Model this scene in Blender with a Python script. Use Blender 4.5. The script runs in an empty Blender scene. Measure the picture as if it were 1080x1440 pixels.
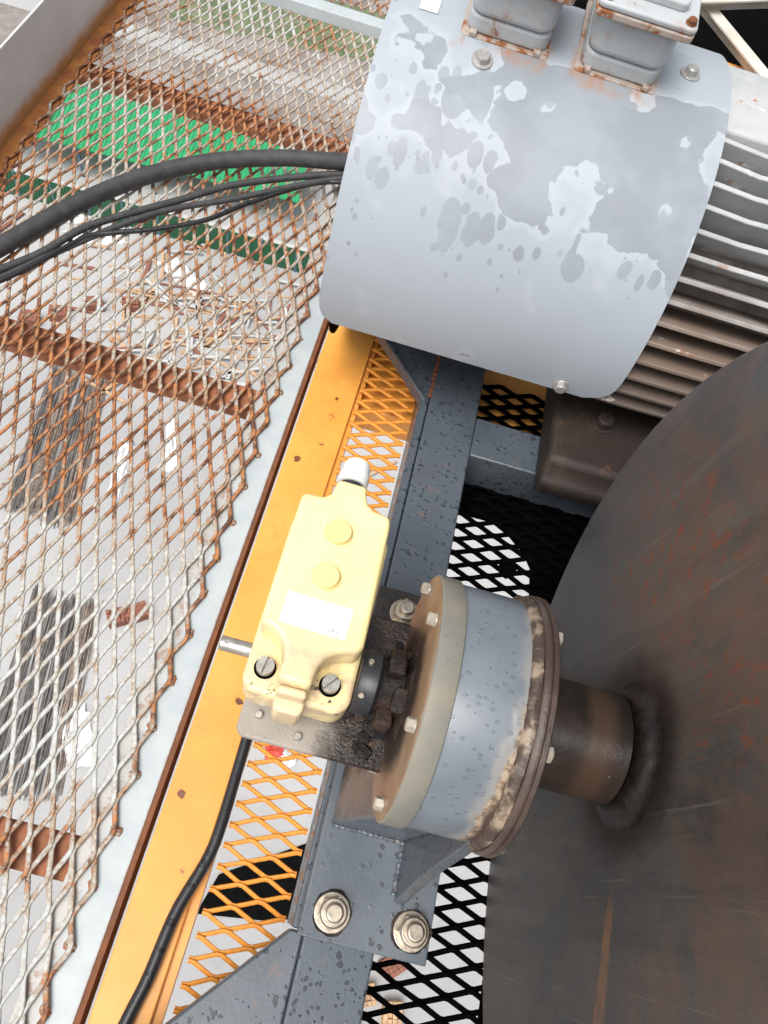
import bpy, bmesh, math, random
from mathutils import Vector, Matrix
random.seed(7)
rad = math.radians
sc = bpy.context.scene
COL = sc.collection

# ------------------------------------------------------------------ camera
cd = bpy.data.cameras.new('camera')
cam = bpy.data.objects.new('camera', cd)
COL.objects.link(cam)
cd.sensor_fit = 'VERTICAL'; cd.sensor_height = 36.0; cd.sensor_width = 27.0
cd.lens = 36.0 * 1000.0 / 1440.0
cd.clip_start = 0.02; cd.clip_end = 3000
CAMROT = Matrix.Rotation(rad(-6.073), 4, 'Z') @ Matrix.Rotation(rad(29.54), 4, 'X') @ Matrix.Rotation(rad(21.112), 4, 'Z')
cam.matrix_world = Matrix.Translation((0, 0, 1.05)) @ CAMROT
sc.camera = cam

# ------------------------------------------------------------------ world, sun, exposure (overcast day)
SUN_EL, SUN_AZ = 64.0, 215.0       # azimuth measured from +Y towards +X
w = bpy.data.worlds.new('World'); sc.world = w; w.use_nodes = True
nt = w.node_tree; nt.nodes.clear()
wo = nt.nodes.new('ShaderNodeOutputWorld'); bg = nt.nodes.new('ShaderNodeBackground')
sky = nt.nodes.new('ShaderNodeTexSky'); sky.sky_type = 'NISHITA'; sky.sun_disc = False
sky.sun_elevation = rad(SUN_EL); sky.sun_rotation = rad(SUN_AZ)
sky.air_density = 1.0; sky.dust_density = 6.0; sky.ozone_density = 1.0
hs = nt.nodes.new('ShaderNodeHueSaturation'); hs.inputs['Saturation'].default_value = 0.22   # cloud-white sky
nt.links.new(sky.outputs[0], hs.inputs['Color']); nt.links.new(hs.outputs[0], bg.inputs[0])
bg.inputs[1].default_value = 0.125
nt.links.new(bg.outputs[0], wo.inputs[0])
sl = bpy.data.lights.new('sun', 'SUN'); sl.energy = 1.3; sl.angle = rad(30); sl.color = (1.0, 0.965, 0.92)
so = bpy.data.objects.new('sun', sl); COL.objects.link(so)
az, el = rad(SUN_AZ), rad(SUN_EL)
sd = Vector((math.sin(az) * math.cos(el), math.cos(az) * math.cos(el), math.sin(el)))
so.rotation_euler = sd.to_track_quat('Z', 'Y').to_euler(); so.location = (0, 0, 60)
sc.view_settings.view_transform = 'Standard'; sc.view_settings.look = 'None'
sc.view_settings.gamma = 1.0; sc.view_settings.use_curve_mapping = False
sc.view_settings.exposure = 0.56
sc.render.engine = 'CYCLES'

# ------------------------------------------------------------------ node helpers
class NT:
    def __init__(s, name):
        s.m = bpy.data.materials.new(name); s.m.use_nodes = True
        s.t = s.m.node_tree; s.t.nodes.clear()
        s.out = s.n('ShaderNodeOutputMaterial'); s.b = s.n('ShaderNodeBsdfPrincipled')
        s.l(s.b.outputs[0], s.out.inputs[0])
        s.co = s.n('ShaderNodeTexCoord').outputs['Object']
    def n(s, k): return s.t.nodes.new(k)
    def l(s, a, b): s.t.links.new(a, b)
    def put(s, v, sock):
        if hasattr(v, 'links') or hasattr(v, 'is_output'): s.l(v, sock)
        else:
            if isinstance(v, (tuple, list)) and len(v) == 3 and len(sock.default_value) == 4: v = (*v, 1)
            sock.default_value = v
    def mapping(s, scale=(1, 1, 1), rot=(0, 0, 0), loc=(0, 0, 0), co=None):
        m = s.n('ShaderNodeMapping'); s.l(co or s.co, m.inputs[0])
        m.inputs['Scale'].default_value = scale; m.inputs['Rotation'].default_value = rot; m.inputs['Location'].default_value = loc
        return m.outputs[0]
    def noise(s, scale, detail=5, rough=0.6, co=None, dist=0.0):
        m = s.n('ShaderNodeTexNoise'); s.l(co or s.co, m.inputs['Vector'])
        m.inputs['Scale'].default_value = scale; m.inputs['Detail'].default_value = detail
        m.inputs['Roughness'].default_value = rough; m.inputs['Distortion'].default_value = dist
        return m.outputs['Fac']
    def vor(s, scale, co=None, feat='F1', out='Distance', rnd=1.0):
        m = s.n('ShaderNodeTexVoronoi'); m.feature = feat; s.l(co or s.co, m.inputs['Vector'])
        m.inputs['Scale'].default_value = scale; m.inputs['Randomness'].default_value = rnd
        return m.outputs[out]
    def math(s, op, a, b=None, c=None, clamp=False):
        m = s.n('ShaderNodeMath'); m.operation = op; m.use_clamp = clamp
        s.put(a, m.inputs[0])
        if b is not None: s.put(b, m.inputs[1])
        if c is not None: s.put(c, m.inputs[2])
        return m.outputs[0]
    def ss(s, v, lo, hi):      # smoothstep lo..hi -> 0..1
        m = s.n('ShaderNodeMapRange'); m.interpolation_type = 'SMOOTHSTEP'; s.put(v, m.inputs[0])
        m.inputs[1].default_value = lo; m.inputs[2].default_value = hi
        m.inputs[3].default_value = 0; m.inputs[4].default_value = 1
        return m.outputs[0]
    def mix(s, f, a, b, blend='MIX'):
        m = s.n('ShaderNodeMix'); m.data_type = 'RGBA'; m.blend_type = blend; m.clamp_factor = True
        s.put(f, m.inputs[0]); s.put(a, m.inputs[6]); s.put(b, m.inputs[7])
        return m.outputs[2]
    def sep(s, co=None):
        m = s.n('ShaderNodeSeparateXYZ'); s.l(co or s.co, m.inputs[0]); return m.outputs
    def comb(s, x, y, z):
        m = s.n('ShaderNodeCombineXYZ'); s.put(x, m.inputs[0]); s.put(y, m.inputs[1]); s.put(z, m.inputs[2]); return m.outputs[0]
    def bump(s, h, strength=0.3, dist=0.002):
        m = s.n('ShaderNodeBump'); s.put(h, m.inputs['Height']); m.inputs['Strength'].default_value = strength
        m.inputs['Distance'].default_value = dist; s.l(m.outputs[0], s.b.inputs['Normal'])
    def fin(s, col, rough=0.5, metal=0.0, spec=0.5):
        s.put(col, s.b.inputs['Base Color']); s.put(rough, s.b.inputs['Roughness']); s.put(metal, s.b.inputs['Metallic'])
        s.put(spec, s.b.inputs['Specular IOR Level'])
        return s.m

RUST = (0.20, 0.062, 0.020); RUSTL = (0.36, 0.14, 0.055); RUSTD = (0.055, 0.022, 0.012)

def m_paint(name, base, var=0.12, rust=0.0, rscale=30, rough=0.45, drops=0.0, dscale=75, dirt=0.0, dirtcol=(0.09, 0.06, 0.04), bump=0.15):
    t = NT(name)
    n1 = t.noise(6, 6); n2 = t.noise(rscale, 8, 0.7); n3 = t.noise(180, 3)
    dark = tuple(c * (1 - var) for c in base); lite = tuple(min(1, c * (1 + var)) for c in base)
    col = t.mix(t.ss(n1, .35, .65), dark, lite)
    col = t.mix(t.math('MULTIPLY', t.ss(n3, .55, .75), .25), col, dark)
    rg = rough
    if dirt > 0:
        d = t.math('MULTIPLY', t.ss(t.noise(9, 8, .72, dist=.4), .62 - dirt * .25, .8 - dirt * .2), .85)
        col = t.mix(d, col, dirtcol)
    h = n3
    if rust > 0:
        big = t.noise(7, 4)
        f = t.ss(t.math('ADD', t.math('MULTIPLY', n2, .7), t.math('MULTIPLY', big, .3)), .66 - rust * .2, .72 - rust * .2)
        rc = t.mix(t.noise(70, 4), RUST, RUSTL)
        halo = t.ss(t.math('ADD', t.math('MULTIPLY', n2, .7), t.math('MULTIPLY', big, .3)), .58 - rust * .2, .72 - rust * .2)
        col = t.mix(t.math('MULTIPLY', halo, .35), col, RUSTL)
        col = t.mix(f, col, rc)
        rg = t.math('ADD', rough, t.math('MULTIPLY', f, .35), clamp=True)
        h = t.math('ADD', n3, t.math('MULTIPLY', f, .6))
    if drops > 0:
        wob = t.n('ShaderNodeVectorMath'); wob.operation = 'ADD'
        nn = t.n('ShaderNodeTexNoise'); nn.inputs['Scale'].default_value = 60; t.l(t.co, nn.inputs['Vector'])
        sc_ = t.n('ShaderNodeVectorMath'); sc_.operation = 'SCALE'; t.l(nn.outputs['Color'], sc_.inputs[0]); sc_.inputs['Scale'].default_value = .012
        t.l(t.co, wob.inputs[0]); t.l(sc_.outputs[0], wob.inputs[1]); cw = wob.outputs[0]
        patch = t.ss(t.noise(11, 3), .34, .60); dm = None
        for scl, k in ((dscale, .50), (dscale * 1.9, .55)):
            v1 = t.n('ShaderNodeTexVoronoi'); v1.inputs['Scale'].default_value = scl; t.l(cw, v1.inputs['Vector'])
            r1 = t.sep(v1.outputs['Color'])[0]
            size = t.math('MULTIPLY', t.math('MULTIPLY', t.ss(r1, .25, 1.0), t.math('ADD', .25, t.math('MULTIPLY', patch, .75))), k * drops)
            d1 = t.ss(t.math('SUBTRACT', size, v1.outputs['Distance']), -.02, .05)
            dm = d1 if dm is None else t.math('MAXIMUM', dm, d1)
        col = t.mix(t.math('MULTIPLY', dm, .62), col, tuple(c * .32 for c in base))
        rg = t.math('SUBTRACT', rg, t.math('MULTIPLY', dm, .25), clamp=True)
        h = t.math('ADD', t.math('MULTIPLY', h, .4), t.math('MULTIPLY', dm, .8))
    t.bump(h, bump, .0015)
    return t.fin(col, rg)

def m_mesh(name, paint, lo, hi, paint2=None):
    """weathered expanded metal: paint with rust in patches; lo/hi set how much of it is rust"""
    t = NT(name)
    big = t.noise(2.6, 3, .55); mid = t.noise(26, 5, .7); fine = t.noise(160, 4, .7)
    v = t.math('ADD', t.math('ADD', t.math('MULTIPLY', big, .55), t.math('MULTIPLY', mid, .3)), t.math('MULTIPLY', fine, .15))
    f = t.ss(v, lo, hi)
    rc = t.mix(t.ss(t.noise(90, 4), .35, .65), (0.13, .048, .022), (0.40, .17, .075))
    pc = t.mix(t.ss(fine, .4, .7), paint, paint2 or tuple(c * .8 for c in paint))
    tan = t.mix(.55, paint, (0.40, .27, .16))
    col = t.mix(t.ss(v, lo - .07, lo + .02), pc, tan)
    col = t.mix(f, col, rc)
    t.bump(t.math('ADD', fine, t.math('MULTIPLY', f, .4)), .35, .001)
    return t.fin(col, t.math('ADD', .5, t.math('MULTIPLY', f, .35)))

def m_simple(name, col, rough=.5, metal=0.0, nscale=60, var=.25, bump=.1, spec=.5):
    t = NT(name); n = t.noise(nscale, 6, .65); n2 = t.noise(nscale * .15, 4)
    c = t.mix(t.ss(n, .3, .7), tuple(x * (1 - var) for x in col), tuple(min(1, x * (1 + var)) for x in col))
    c = t.mix(t.math('MULTIPLY', t.ss(n2, .5, .75), .35), c, tuple(x * .6 for x in col))
    t.bump(n, bump, .001)
    return t.fin(c, t.math('ADD', rough - .08, t.math('MULTIPLY', n, .16)), metal, spec)

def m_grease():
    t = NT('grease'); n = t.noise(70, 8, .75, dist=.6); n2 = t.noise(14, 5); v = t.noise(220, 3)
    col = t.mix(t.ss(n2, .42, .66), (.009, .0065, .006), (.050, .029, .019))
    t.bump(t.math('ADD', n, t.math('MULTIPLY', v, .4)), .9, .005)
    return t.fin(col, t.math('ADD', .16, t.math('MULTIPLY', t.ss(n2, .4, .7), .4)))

M = {}
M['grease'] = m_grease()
M['steel_blue'] = m_paint('blue_grey_paint', (.066, .081, .098), .16, .05, 40, .36, drops=.95, dirt=.12, bump=.5)
M['steel_blue_plain'] = m_paint('blue_grey_paint_plain', (.088, .105, .122), .14, .10, 34, .38, drops=.8, dirt=.3, bump=.5)
def m_housing():
    t = NT('housing_paint'); x, y, z = t.sep()
    n = t.noise(8, 5); f = t.noise(30, 2.5, .5); g = t.noise(90, 5, .75)
    col = t.mix(t.ss(n, .35, .65), (.118, .140, .162), (.165, .190, .214))
    v1 = t.n('ShaderNodeTexVoronoi'); v1.inputs['Scale'].default_value = 150; t.l(t.mapping((1, 1.5, 1)), v1.inputs['Vector'])
    r1 = t.sep(v1.outputs['Color'])[0]
    dm = t.ss(t.math('SUBTRACT', t.math('MULTIPLY', t.ss(r1, .45, 1), .42), v1.outputs['Distance']), -.03, .05)
    col = t.mix(t.math('MULTIPLY', dm, .45), col, (.09, .11, .135))
    # crust of old grease creeping in from the rear weld, wider towards the low side
    e = t.math('ADD', t.math('ADD', x, t.math('MULTIPLY', t.math('SUBTRACT', f, .5), .030)), t.math('MULTIPLY', y, -.09))
    col = t.mix(t.math('MULTIPLY', t.ss(e, .014, .028), .40), col, (.34, .30, .25))
    col = t.mix(t.ss(e, .027, .032), col, t.mix(t.ss(g, .38, .6), (.13, .088, .06), (.40, .31, .225)))
    col = t.mix(t.ss(e, .034, .039), col, (.075, .047, .035))
    lo = t.math('MULTIPLY', t.ss(z, .26, .215), t.ss(f, .40, .6)); col = t.mix(t.math('MULTIPLY', lo, .8), col, (.20, .12, .07))
    t.bump(t.math('ADD', t.math('MULTIPLY', dm, .5), t.math('ADD', t.math('MULTIPLY', g, .15), t.math('MULTIPLY', t.math('MULTIPLY', f, t.ss(e, .02, .03)), 1.2))), .6, .002)
    return t.fin(col, t.math('ADD', .27, t.math('MULTIPLY', g, .12)))
M['housing_blue'] = m_housing()
def m_orange():
    t = NT('orange_paint'); n = t.noise(5, 5); f = t.noise(34, 7, .72); g = t.noise(120, 5, .75); big = t.noise(9, 6, .7, dist=.4)
    col = t.mix(t.ss(n, .35, .65), (.76, .315, .052), (.83, .385, .078))
    col = t.mix(t.math('MULTIPLY', t.ss(big, .48, .68), .5), col, (.62, .265, .06))
    v = t.n('ShaderNodeTexVoronoi'); v.inputs['Scale'].default_value = 26; t.l(t.co, v.inputs['Vector']); rr = t.sep(v.outputs['Color'])[0]
    d = t.math('ADD', t.math('SUBTRACT', t.math('MULTIPLY', t.ss(rr, .68, 1.0), .26), v.outputs['Distance']), t.math('MULTIPLY', t.math('SUBTRACT', f, .5), .75))
    col = t.mix(t.math('MULTIPLY', t.ss(d, -.06, .05), .45), col, (.50, .19, .045))
    col = t.mix(t.ss(d, .03, .05), col, t.mix(t.ss(g, .4, .6), (.10, .035, .015), (.22, .075, .03)))
    sp = t.ss(g, .70, .73); col = t.mix(t.math('MULTIPLY', sp, .7), col, (.20, .085, .03))
    sc_ = t.ss(t.noise(70, 6, .75, co=t.mapping((1, .2, 1), (0, 0, .3))), .66, .70); col = t.mix(t.math('MULTIPLY', sc_, .4), col, (.42, .20, .07))
    t.bump(t.math('ADD', t.math('MULTIPLY', f, .4), t.math('MULTIPLY', d, -.5)), .25, .0015)
    return t.fin(col, .42)
M['orange'] = m_orange()
M['orange_mesh'] = m_mesh('orange_mesh_paint', (.74, .27, .022), .64, .74)
M['black_mesh'] = m_simple('greasy_shaded_mesh', (.0025, .0022, .0025), .7, spec=.0)  # black grease, colour deepened further for the shade in the void below
M['walk_white'] = m_paint('white_walkway_paint', (.43, .475, .485), .05, .14, 45, .42, dirt=.10, dirtcol=(.42, .30, .2), bump=.15)
M['rust_bar'] = m_simple('rusty_steel', (.30, .115, .055), .8, nscale=30, var=.35, bump=.4)
def m_walkmesh():
    t = NT('rusty_white_mesh'); x, y, z = t.sep()
    big = t.noise(2.2, 3, .55); mid = t.noise(34, 4, .65); fine = t.noise(150, 5, .75); mic = t.noise(420, 3, .7)
    v = t.math('ADD', t.math('ADD', t.math('MULTIPLY', big, .40), t.math('MULTIPLY', mid, .28)), t.math('ADD', t.math('MULTIPLY', fine, .22), t.math('MULTIPLY', mic, .10)))
    def near(c, lo, hi, q): return t.ss(t.math('ABSOLUTE', t.math('SUBTRACT', q, c)), hi, lo)
    bias = t.math('ADD', t.math('MULTIPLY', t.ss(y, -.60, .0), .062), t.math('MULTIPLY', t.ss(y, .95, 1.25), -.035))
    for c in (-.815, .025, .86): bias = t.math('MAXIMUM', bias, t.math('MULTIPLY', near(c, .03, .13, y), .100))
    bias = t.math('MAXIMUM', bias, t.math('MULTIPLY', t.ss(x, .335, .362), .10)); bias = t.math('MAXIMUM', bias, t.math('MULTIPLY', t.ss(x, -.28, -.36), .10))
    v = t.math('SUBTRACT', t.math('ADD', v, bias), .047)
    pc = t.mix(t.ss(fine, .38, .62), (.52, .54, .53), (.42, .41, .37))
    col = t.mix(t.math('MULTIPLY', t.ss(v, .44, .51), .75), pc, (.33, .235, .15))
    rc = t.mix(t.ss(t.noise(75, 4), .40, .62), (.115, .045, .022), (.44, .18, .065))
    f = t.ss(v, .505, .545)
    col = t.mix(f, col, rc)
    t.bump(t.math('ADD', t.math('MULTIPLY', fine, .7), t.math('MULTIPLY', mic, .5)), .6, .0012)
    return t.fin(col, .72)
M['walk_mesh'] = m_walkmesh()
M['rust_edge'] = m_simple('rust_brown_edge', (.17, .06, .022), .75, nscale=40)
M['black_rubber'] = m_simple('black_cable_sheath', (.046, .046, .048), .68, nscale=45, var=.3, bump=.35)
M['hose'] = m_paint('black_hose', (.020, .021, .023), .2, 0, 30, .35, drops=.9, bump=.4)
M['bolt'] = m_simple('zinc_bolt', (.46, .40, .32), .34, .85, nscale=120, var=.25)
M['bolt_pale'] = m_simple('pale_bolt', (.47, .43, .36), .40, .5, nscale=120, var=.12)
M['bolt_grey'] = m_simple('grey_bolt', (.44, .43, .41), .4, .5, nscale=120, var=.15)
M['screw'] = m_simple('screw_steel', (.52, .50, .45), .32, .85, nscale=140, var=.15)
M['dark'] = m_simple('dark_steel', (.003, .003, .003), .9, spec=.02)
M['white_plastic'] = m_simple('white_plastic', (.80, .80, .78), .4, var=.03)
M['black_plastic'] = m_simple('black_plastic', (.02, .02, .022), .4)
M['bracket'] = m_paint('bracket_grey', (.215, .195, .17), .2, .04, 60, .45, drops=.35, bump=.3)
M['lattice'] = m_paint('lattice_white', (.60, .57, .50), .12, .25, 24, .55)
M['box_grey'] = m_paint('terminal_box_paint', (.42, .45, .465), .06, .12, 30, .45, bump=.15)

def m_cover():
    t = NT('cream_yellow_cover'); x, y, z = t.sep()
    n = t.noise(22, 6, .7); f = t.noise(150, 3)
    col = t.mix(t.ss(n, .3, .7), (.91, .745, .335), (.93, .79, .39))
    low = t.math('MULTIPLY', t.ss(y, .085, .035), t.ss(t.noise(42, 6, .7, dist=.5), .34, .60))     # grime near the screw pockets
    col = t.mix(t.math('MULTIPLY', low, .8), col, (.56, .41, .29))
    sp = t.ss(t.noise(90, 7, .75), .58, .64); near = t.ss(y, .045, .02)
    smu = t.ss(t.noise(9, 6, .7, dist=.6), .56, .74); col = t.mix(t.math('MULTIPLY', smu, .22), col, (.60, .45, .22))
    fle = t.ss(t.noise(130, 5, .8), .70, .73); col = t.mix(t.math('MULTIPLY', fle, .5), col, (.30, .20, .10))
    col = t.mix(t.math('MULTIPLY', sp, near), col, (.05, .03, .02))
    t.bump(f, .06, .001)
    return t.fin(col, .38)
M['cover'] = m_cover()
M['cover_cap'] = m_simple('cream_yellow_cap', (.83, .63, .28), .4, nscale=50, var=.04)
M['cover_base'] = m_simple('cream_base', (.70, .55, .34), .45, nscale=30, var=.12)
M['label'] = m_simple('white_label', (.86, .86, .85), .4, var=.02)
M['ink'] = m_simple('grey_ink', (.25, .27, .36), .6)

def m_cowl(yc, zc, R, base):
    """blue grey cowl sheet with wet patches whose edges have dried; coordinates along the sheet"""
    t = NT('wet_cowl_paint'); x, y, z = t.sep(); x = t.math('ADD', x, .3)
    th = t.math('ARCTAN2', t.math('SUBTRACT', z, zc), t.math('SUBTRACT', yc, y))     # 0 = facing -Y, pi/2 = top
    s = t.math('MULTIPLY', th, R)
    co = t.comb(x, s, 0.0)
    n = t.noise(13, 2.5, .45, co=co, dist=.25); n2 = t.noise(34, 3, .5, co=co)
    zone = t.math('MULTIPLY', t.ss(t.math('ADD', s, t.math('MULTIPLY', x, .12)), .175, .30), t.ss(s, .475, .425))
    edge = t.math('MULTIPLY', t.ss(x, -.15, .20), t.ss(x, .372, .335))
    v = t.math('ADD', t.math('ADD', t.math('MULTIPLY', n, .95), t.math('MULTIPLY', n2, .20)), t.math('MULTIPLY', t.math('MULTIPLY', zone, t.math('ADD', .50, t.math('MULTIPLY', edge, .50))), .34))
    wet = t.ss(v, .795, .808)
    # drops that ran down, below the patch
    allw = wet
    for (scl, sy, th_, kk, seed) in ((27, .60, .0, .68, 0.0), (34, .42, .08, .62, 3.7), (44, .62, .12, .58, 5.3), (75, .8, .45, .52, 8.1)):
        mp = t.mapping((1, sy, 1), loc=(seed, seed, 0), co=co); vo = t.n('ShaderNodeTexVoronoi'); vo.inputs['Scale'].default_value = scl; t.l(mp, vo.inputs['Vector'])
        rc = t.sep(vo.outputs['Color'])
        band = t.math('MULTIPLY', t.ss(s, .12 if scl < 60 else .02, .19), t.ss(s, .50, .36))
        rsel = t.math('MULTIPLY', t.ss(rc[0], th_, 1.0), t.math('ADD', .25, t.math('MULTIPLY', t.ss(t.noise(5.5, 2, .4, co=co), .38, .55), .75)))
        d_ = t.ss(t.math('SUBTRACT', t.math('MULTIPLY', t.math('MULTIPLY', rsel, band), kk), vo.outputs['Distance']), -.006, .016)
        allw = t.math('MAXIMUM', allw, t.math('MULTIPLY', d_, t.math('ADD', .55, t.math('MULTIPLY', rc[1], .5))))
    pale = t.math('MULTIPLY', t.ss(v, .68, .77), t.math('SUBTRACT', 1.0, allw))
    dry = t.mix(t.ss(t.noise(5, 5), .35, .65), tuple(c * .97 for c in base), tuple(c * 1.03 for c in base))
    dry = t.mix(t.math('MULTIPLY', pale, .16), dry, (.60, .63, .66))
    wetc = t.mix(t.ss(t.noise(9, 4, co=co), .38, .62), tuple(c * .70 for c in base), tuple(c * .82 for c in base))
    col = t.mix(allw, dry, wetc)
    sc1 = t.ss(t.noise(60, 6, .8, co=t.mapping((1, 4, 1), (0, 0, .6), co=co)), .73, .76)
    col = t.mix(t.math('MULTIPLY', sc1, .35), col, (.16, .17, .18))
    # rust bleeding down from the terminal boxes
    nr = t.noise(20, 6, .7, co=t.mapping((1, .5, 1), co=co))
    rz = t.math('MULTIPLY', t.math('MULTIPLY', t.ss(s, .405, .432), t.ss(s, .50, .455)), t.math('MAXIMUM', t.math('MULTIPLY', t.ss(x, -.045, -.03), t.ss(x, .11, .095)), t.math('MULTIPLY', t.ss(x, .125, .135), t.ss(x, .27, .257))))
    col = t.mix(t.math('MULTIPLY', rz, t.ss(nr, .44, .66)), col, (.36, .19, .105))
    t.bump(t.math('ADD', t.math('MULTIPLY', allw, .5), t.math('MULTIPLY', t.noise(240, 2), .25)), .12, .0015)
    return t.fin(col, t.math('SUBTRACT', .50, t.math('MULTIPLY', allw, .12)), 0.0, .35)

def m_disc(hy, hz):
    """mill-scale steel disc: radial streaks flung from the hub, rust red scratches, oil"""
    t = NT('drum_flange_steel'); x, y, z = t.sep()
    dy = t.math('SUBTRACT', y, hy); dz = t.math('SUBTRACT', z, hz)
    r = t.math('SQRT', t.math('ADD', t.math('MULTIPLY', dy, dy), t.math('MULTIPLY', dz, dz)))
    cy = t.math('DIVIDE', dy, r); cz = t.math('DIVIDE', dz, r)
    pol = t.comb(cy, cz, t.math('MULTIPLY', r, 2.6)); grain = t.noise(260, 6, .8); pit = t.noise(110, 8, .8)
    far = t.ss(r, .05, .22)
    st = t.noise(4.5, 8, .68, co=pol); st2 = t.noise(20, 7, .68, co=pol); blot = t.noise(4.2, 8, .66); fine = t.noise(60, 6, .75)
    wide = t.noise(2.3, 6, .6)
    ver = t.noise(26, 8, .68, co=t.mapping((1, 1, .10), (.35, 0, 0))); scr = t.noise(120, 5, .7, co=t.mapping((1, 1, .035), (-.55, 0, 0)))
    col = t.mix(t.ss(blot, .34, .66), (.056, .055, .054), (.118, .102, .086))
    col = t.mix(t.math('MULTIPLY', t.ss(wide, .48, .62), .55), col, (.042, .046, .055))
    col = t.mix(t.math('MULTIPLY', t.math('MULTIPLY', t.ss(st, .44, .62), far), .48), col, (.120, .082, .062))
    col = t.mix(t.math('MULTIPLY', t.ss(ver, .50, .70), .45), col, (.145, .128, .110))
    col = t.mix(t.math('MULTIPLY', t.ss(ver, .46, .36), .35), col, (.035, .033, .033))
    col = t.mix(t.math('MULTIPLY', t.ss(scr, .60, .66), .40), col, (.20, .18, .16))
    col = t.mix(t.math('MULTIPLY', t.ss(grain, .50, .66), .38), col, (.030, .027, .025))
    col = t.mix(t.math('MULTIPLY', t.ss(pit, .60, .68), .45), col, (.16, .135, .115))
    blue = t.math('MULTIPLY', t.ss(t.math('SUBTRACT', dy, t.math('MULTIPLY', dz, .5)), .02, .25), t.ss(blot, .62, .44)); col = t.mix(t.math('MULTIPLY', blue, .5), col, (.105, .115, .128))
    warm = t.math('MULTIPLY', t.ss(dz, -.02, .14), t.ss(st, .40, .58)); col = t.mix(t.math('MULTIPLY', warm, .24), col, (.165, .092, .055))
    red = t.math('MULTIPLY', t.math('MULTIPLY', t.ss(st2, .53, .62), t.ss(blot, .40, .54)), t.math('MULTIPLY', t.ss(r, .09, .15), t.ss(r, .42, .22)))
    red = t.math('MULTIPLY', red, t.ss(t.math('ADD', cz, cy), .1, .7))
    col = t.mix(t.math('MULTIPLY', red, .75), col, (.22, .055, .024))
    # rust run below the hub (towards -Y), with a shape of its own
    run = t.math('MULTIPLY', t.ss(t.math('ABSOLUTE', t.math('ADD', t.math('SUBTRACT', cz, -.115), t.math('MULTIPLY', t.math('SUBTRACT', fine, .5), .06))), .055, .03), t.math('MULTIPLY', t.ss(r, .12, .16), t.ss(r, .30, .275)))
    run = t.math('MULTIPLY', run, t.ss(cy, 0, -.5))
    col = t.mix(t.math('MULTIPLY', run, t.math('ADD', .35, t.math('MULTIPLY', t.ss(fine, .4, .6), .4))), col, (.24, .115, .05))
    gl = t.ss(t.math('ADD', r, t.math('MULTIPLY', t.math('SUBTRACT', t.noise(30, 5, .7), .5), .05)), .125, .080)
    col = t.mix(t.math('MULTIPLY', gl, .85), col, (.022, .015, .012))
    sp = t.ss(t.noise(85, 5, .8), .70, .74)
    col = t.mix(t.math('MULTIPLY', sp, .5), col, (.02, .018, .016))
    t.bump(t.math('ADD', t.math('MULTIPLY', pit, .8), t.math('MULTIPLY', grain, .5)), .35, .0015)
    rough = t.math('ADD', .30, t.math('MULTIPLY', t.ss(blot, .35, .7), .22))
    return t.fin(col, rough, .15, .45)

def m_motor():
    t = NT('motor_fin_paint'); x, y, z = t.sep()
    n = t.noise(11, 6, .65); f = t.noise(45, 6, .7)
    col = t.mix(t.ss(n, .35, .65), (.36, .38, .39), (.46, .47, .47))
    # brown dust and rust thicker lower on the barrel (settled splash from the drum side)
    dz = t.ss(t.math('ADD', z, t.math('MULTIPLY', t.math('SUBTRACT', n, .5), .18)), .44, .30)
    col = t.mix(t.math('MULTIPLY', dz, .9), col, t.mix(t.ss(z, .34, .16), (.22, .15, .105), (.10, .066, .048)))
    chip = t.ss(t.noise(24, 6, .7, co=t.mapping((.5, 1, 1))), .60, .66)
    col = t.mix(t.math('MULTIPLY', chip, .8), col, t.mix(t.ss(f, .45, .55), RUSTL, (.72, .72, .70)))
    t.bump(f, .25, .0015)
    return t.fin(col, .55)
M['motor'] = m_motor()

def m_tube():
    t = NT('shaft_sleeve'); x, y, z = t.sep(); n = t.noise(40, 7, .7); b = t.noise(12, 5)
    xx = t.math('ADD', x, t.math('MULTIPLY', t.math('SUBTRACT', n, .5), .02))
    band = t.math('MULTIPLY', t.ss(xx, .055, .068), t.ss(xx, .100, .080))
    col = t.mix(t.ss(b, .4, .65), (.011, .008, .007), (.028, .018, .014))
    col = t.mix(t.math('MULTIPLY', band, .7), col, (.060, .035, .021))
    sp = t.ss(t.noise(160, 4, .8), .69, .73); col = t.mix(t.math('MULTIPLY', sp, .6), col, (.30, .26, .22))
    t.bump(n, .4, .002)
    return t.fin(col, .30)

def m_cap():
    t = NT('housing_cap_face'); n = t.noise(14, 6, .65); f = t.noise(60, 6, .7); x, y, z = t.sep()
    col = t.mix(t.ss(n, .35, .65), (.20, .122, .072), (.30, .205, .132))
    g = t.ss(t.math('ADD', t.math('SQRT', t.math('ADD', t.math('MULTIPLY', y, y), t.math('MULTIPLY', z, z))), t.math('MULTIPLY', t.math('SUBTRACT', f, .5), .03)), .098, .066)
    col = t.mix(t.math('MULTIPLY', g, .92), col, (.016, .010, .009))
    t.bump(f, .15, .001)
    return t.fin(col, .42)
def m_rim():
    t = NT('housing_rim_paint'); n = t.noise(16, 6, .65); f = t.noise(90, 6, .75)
    col = t.mix(t.ss(n, .35, .68), (.265, .235, .185), (.195, .20, .18))
    sp = t.ss(f, .62, .68); col = t.mix(t.math('MULTIPLY', sp, .75), col, (.07, .05, .04))
    t.bump(f, .2, .001)
    return t.fin(col, .42)
def m_weld():
    t = NT('weld_grime'); n = t.noise(60, 3, .55); b = t.noise(12, 4)
    col = t.mix(t.ss(n, .46, .66), (.062, .042, .032), (.30, .23, .165))
    t.bump(n, .6, .004)
    return t.fin(col, .45)
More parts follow.
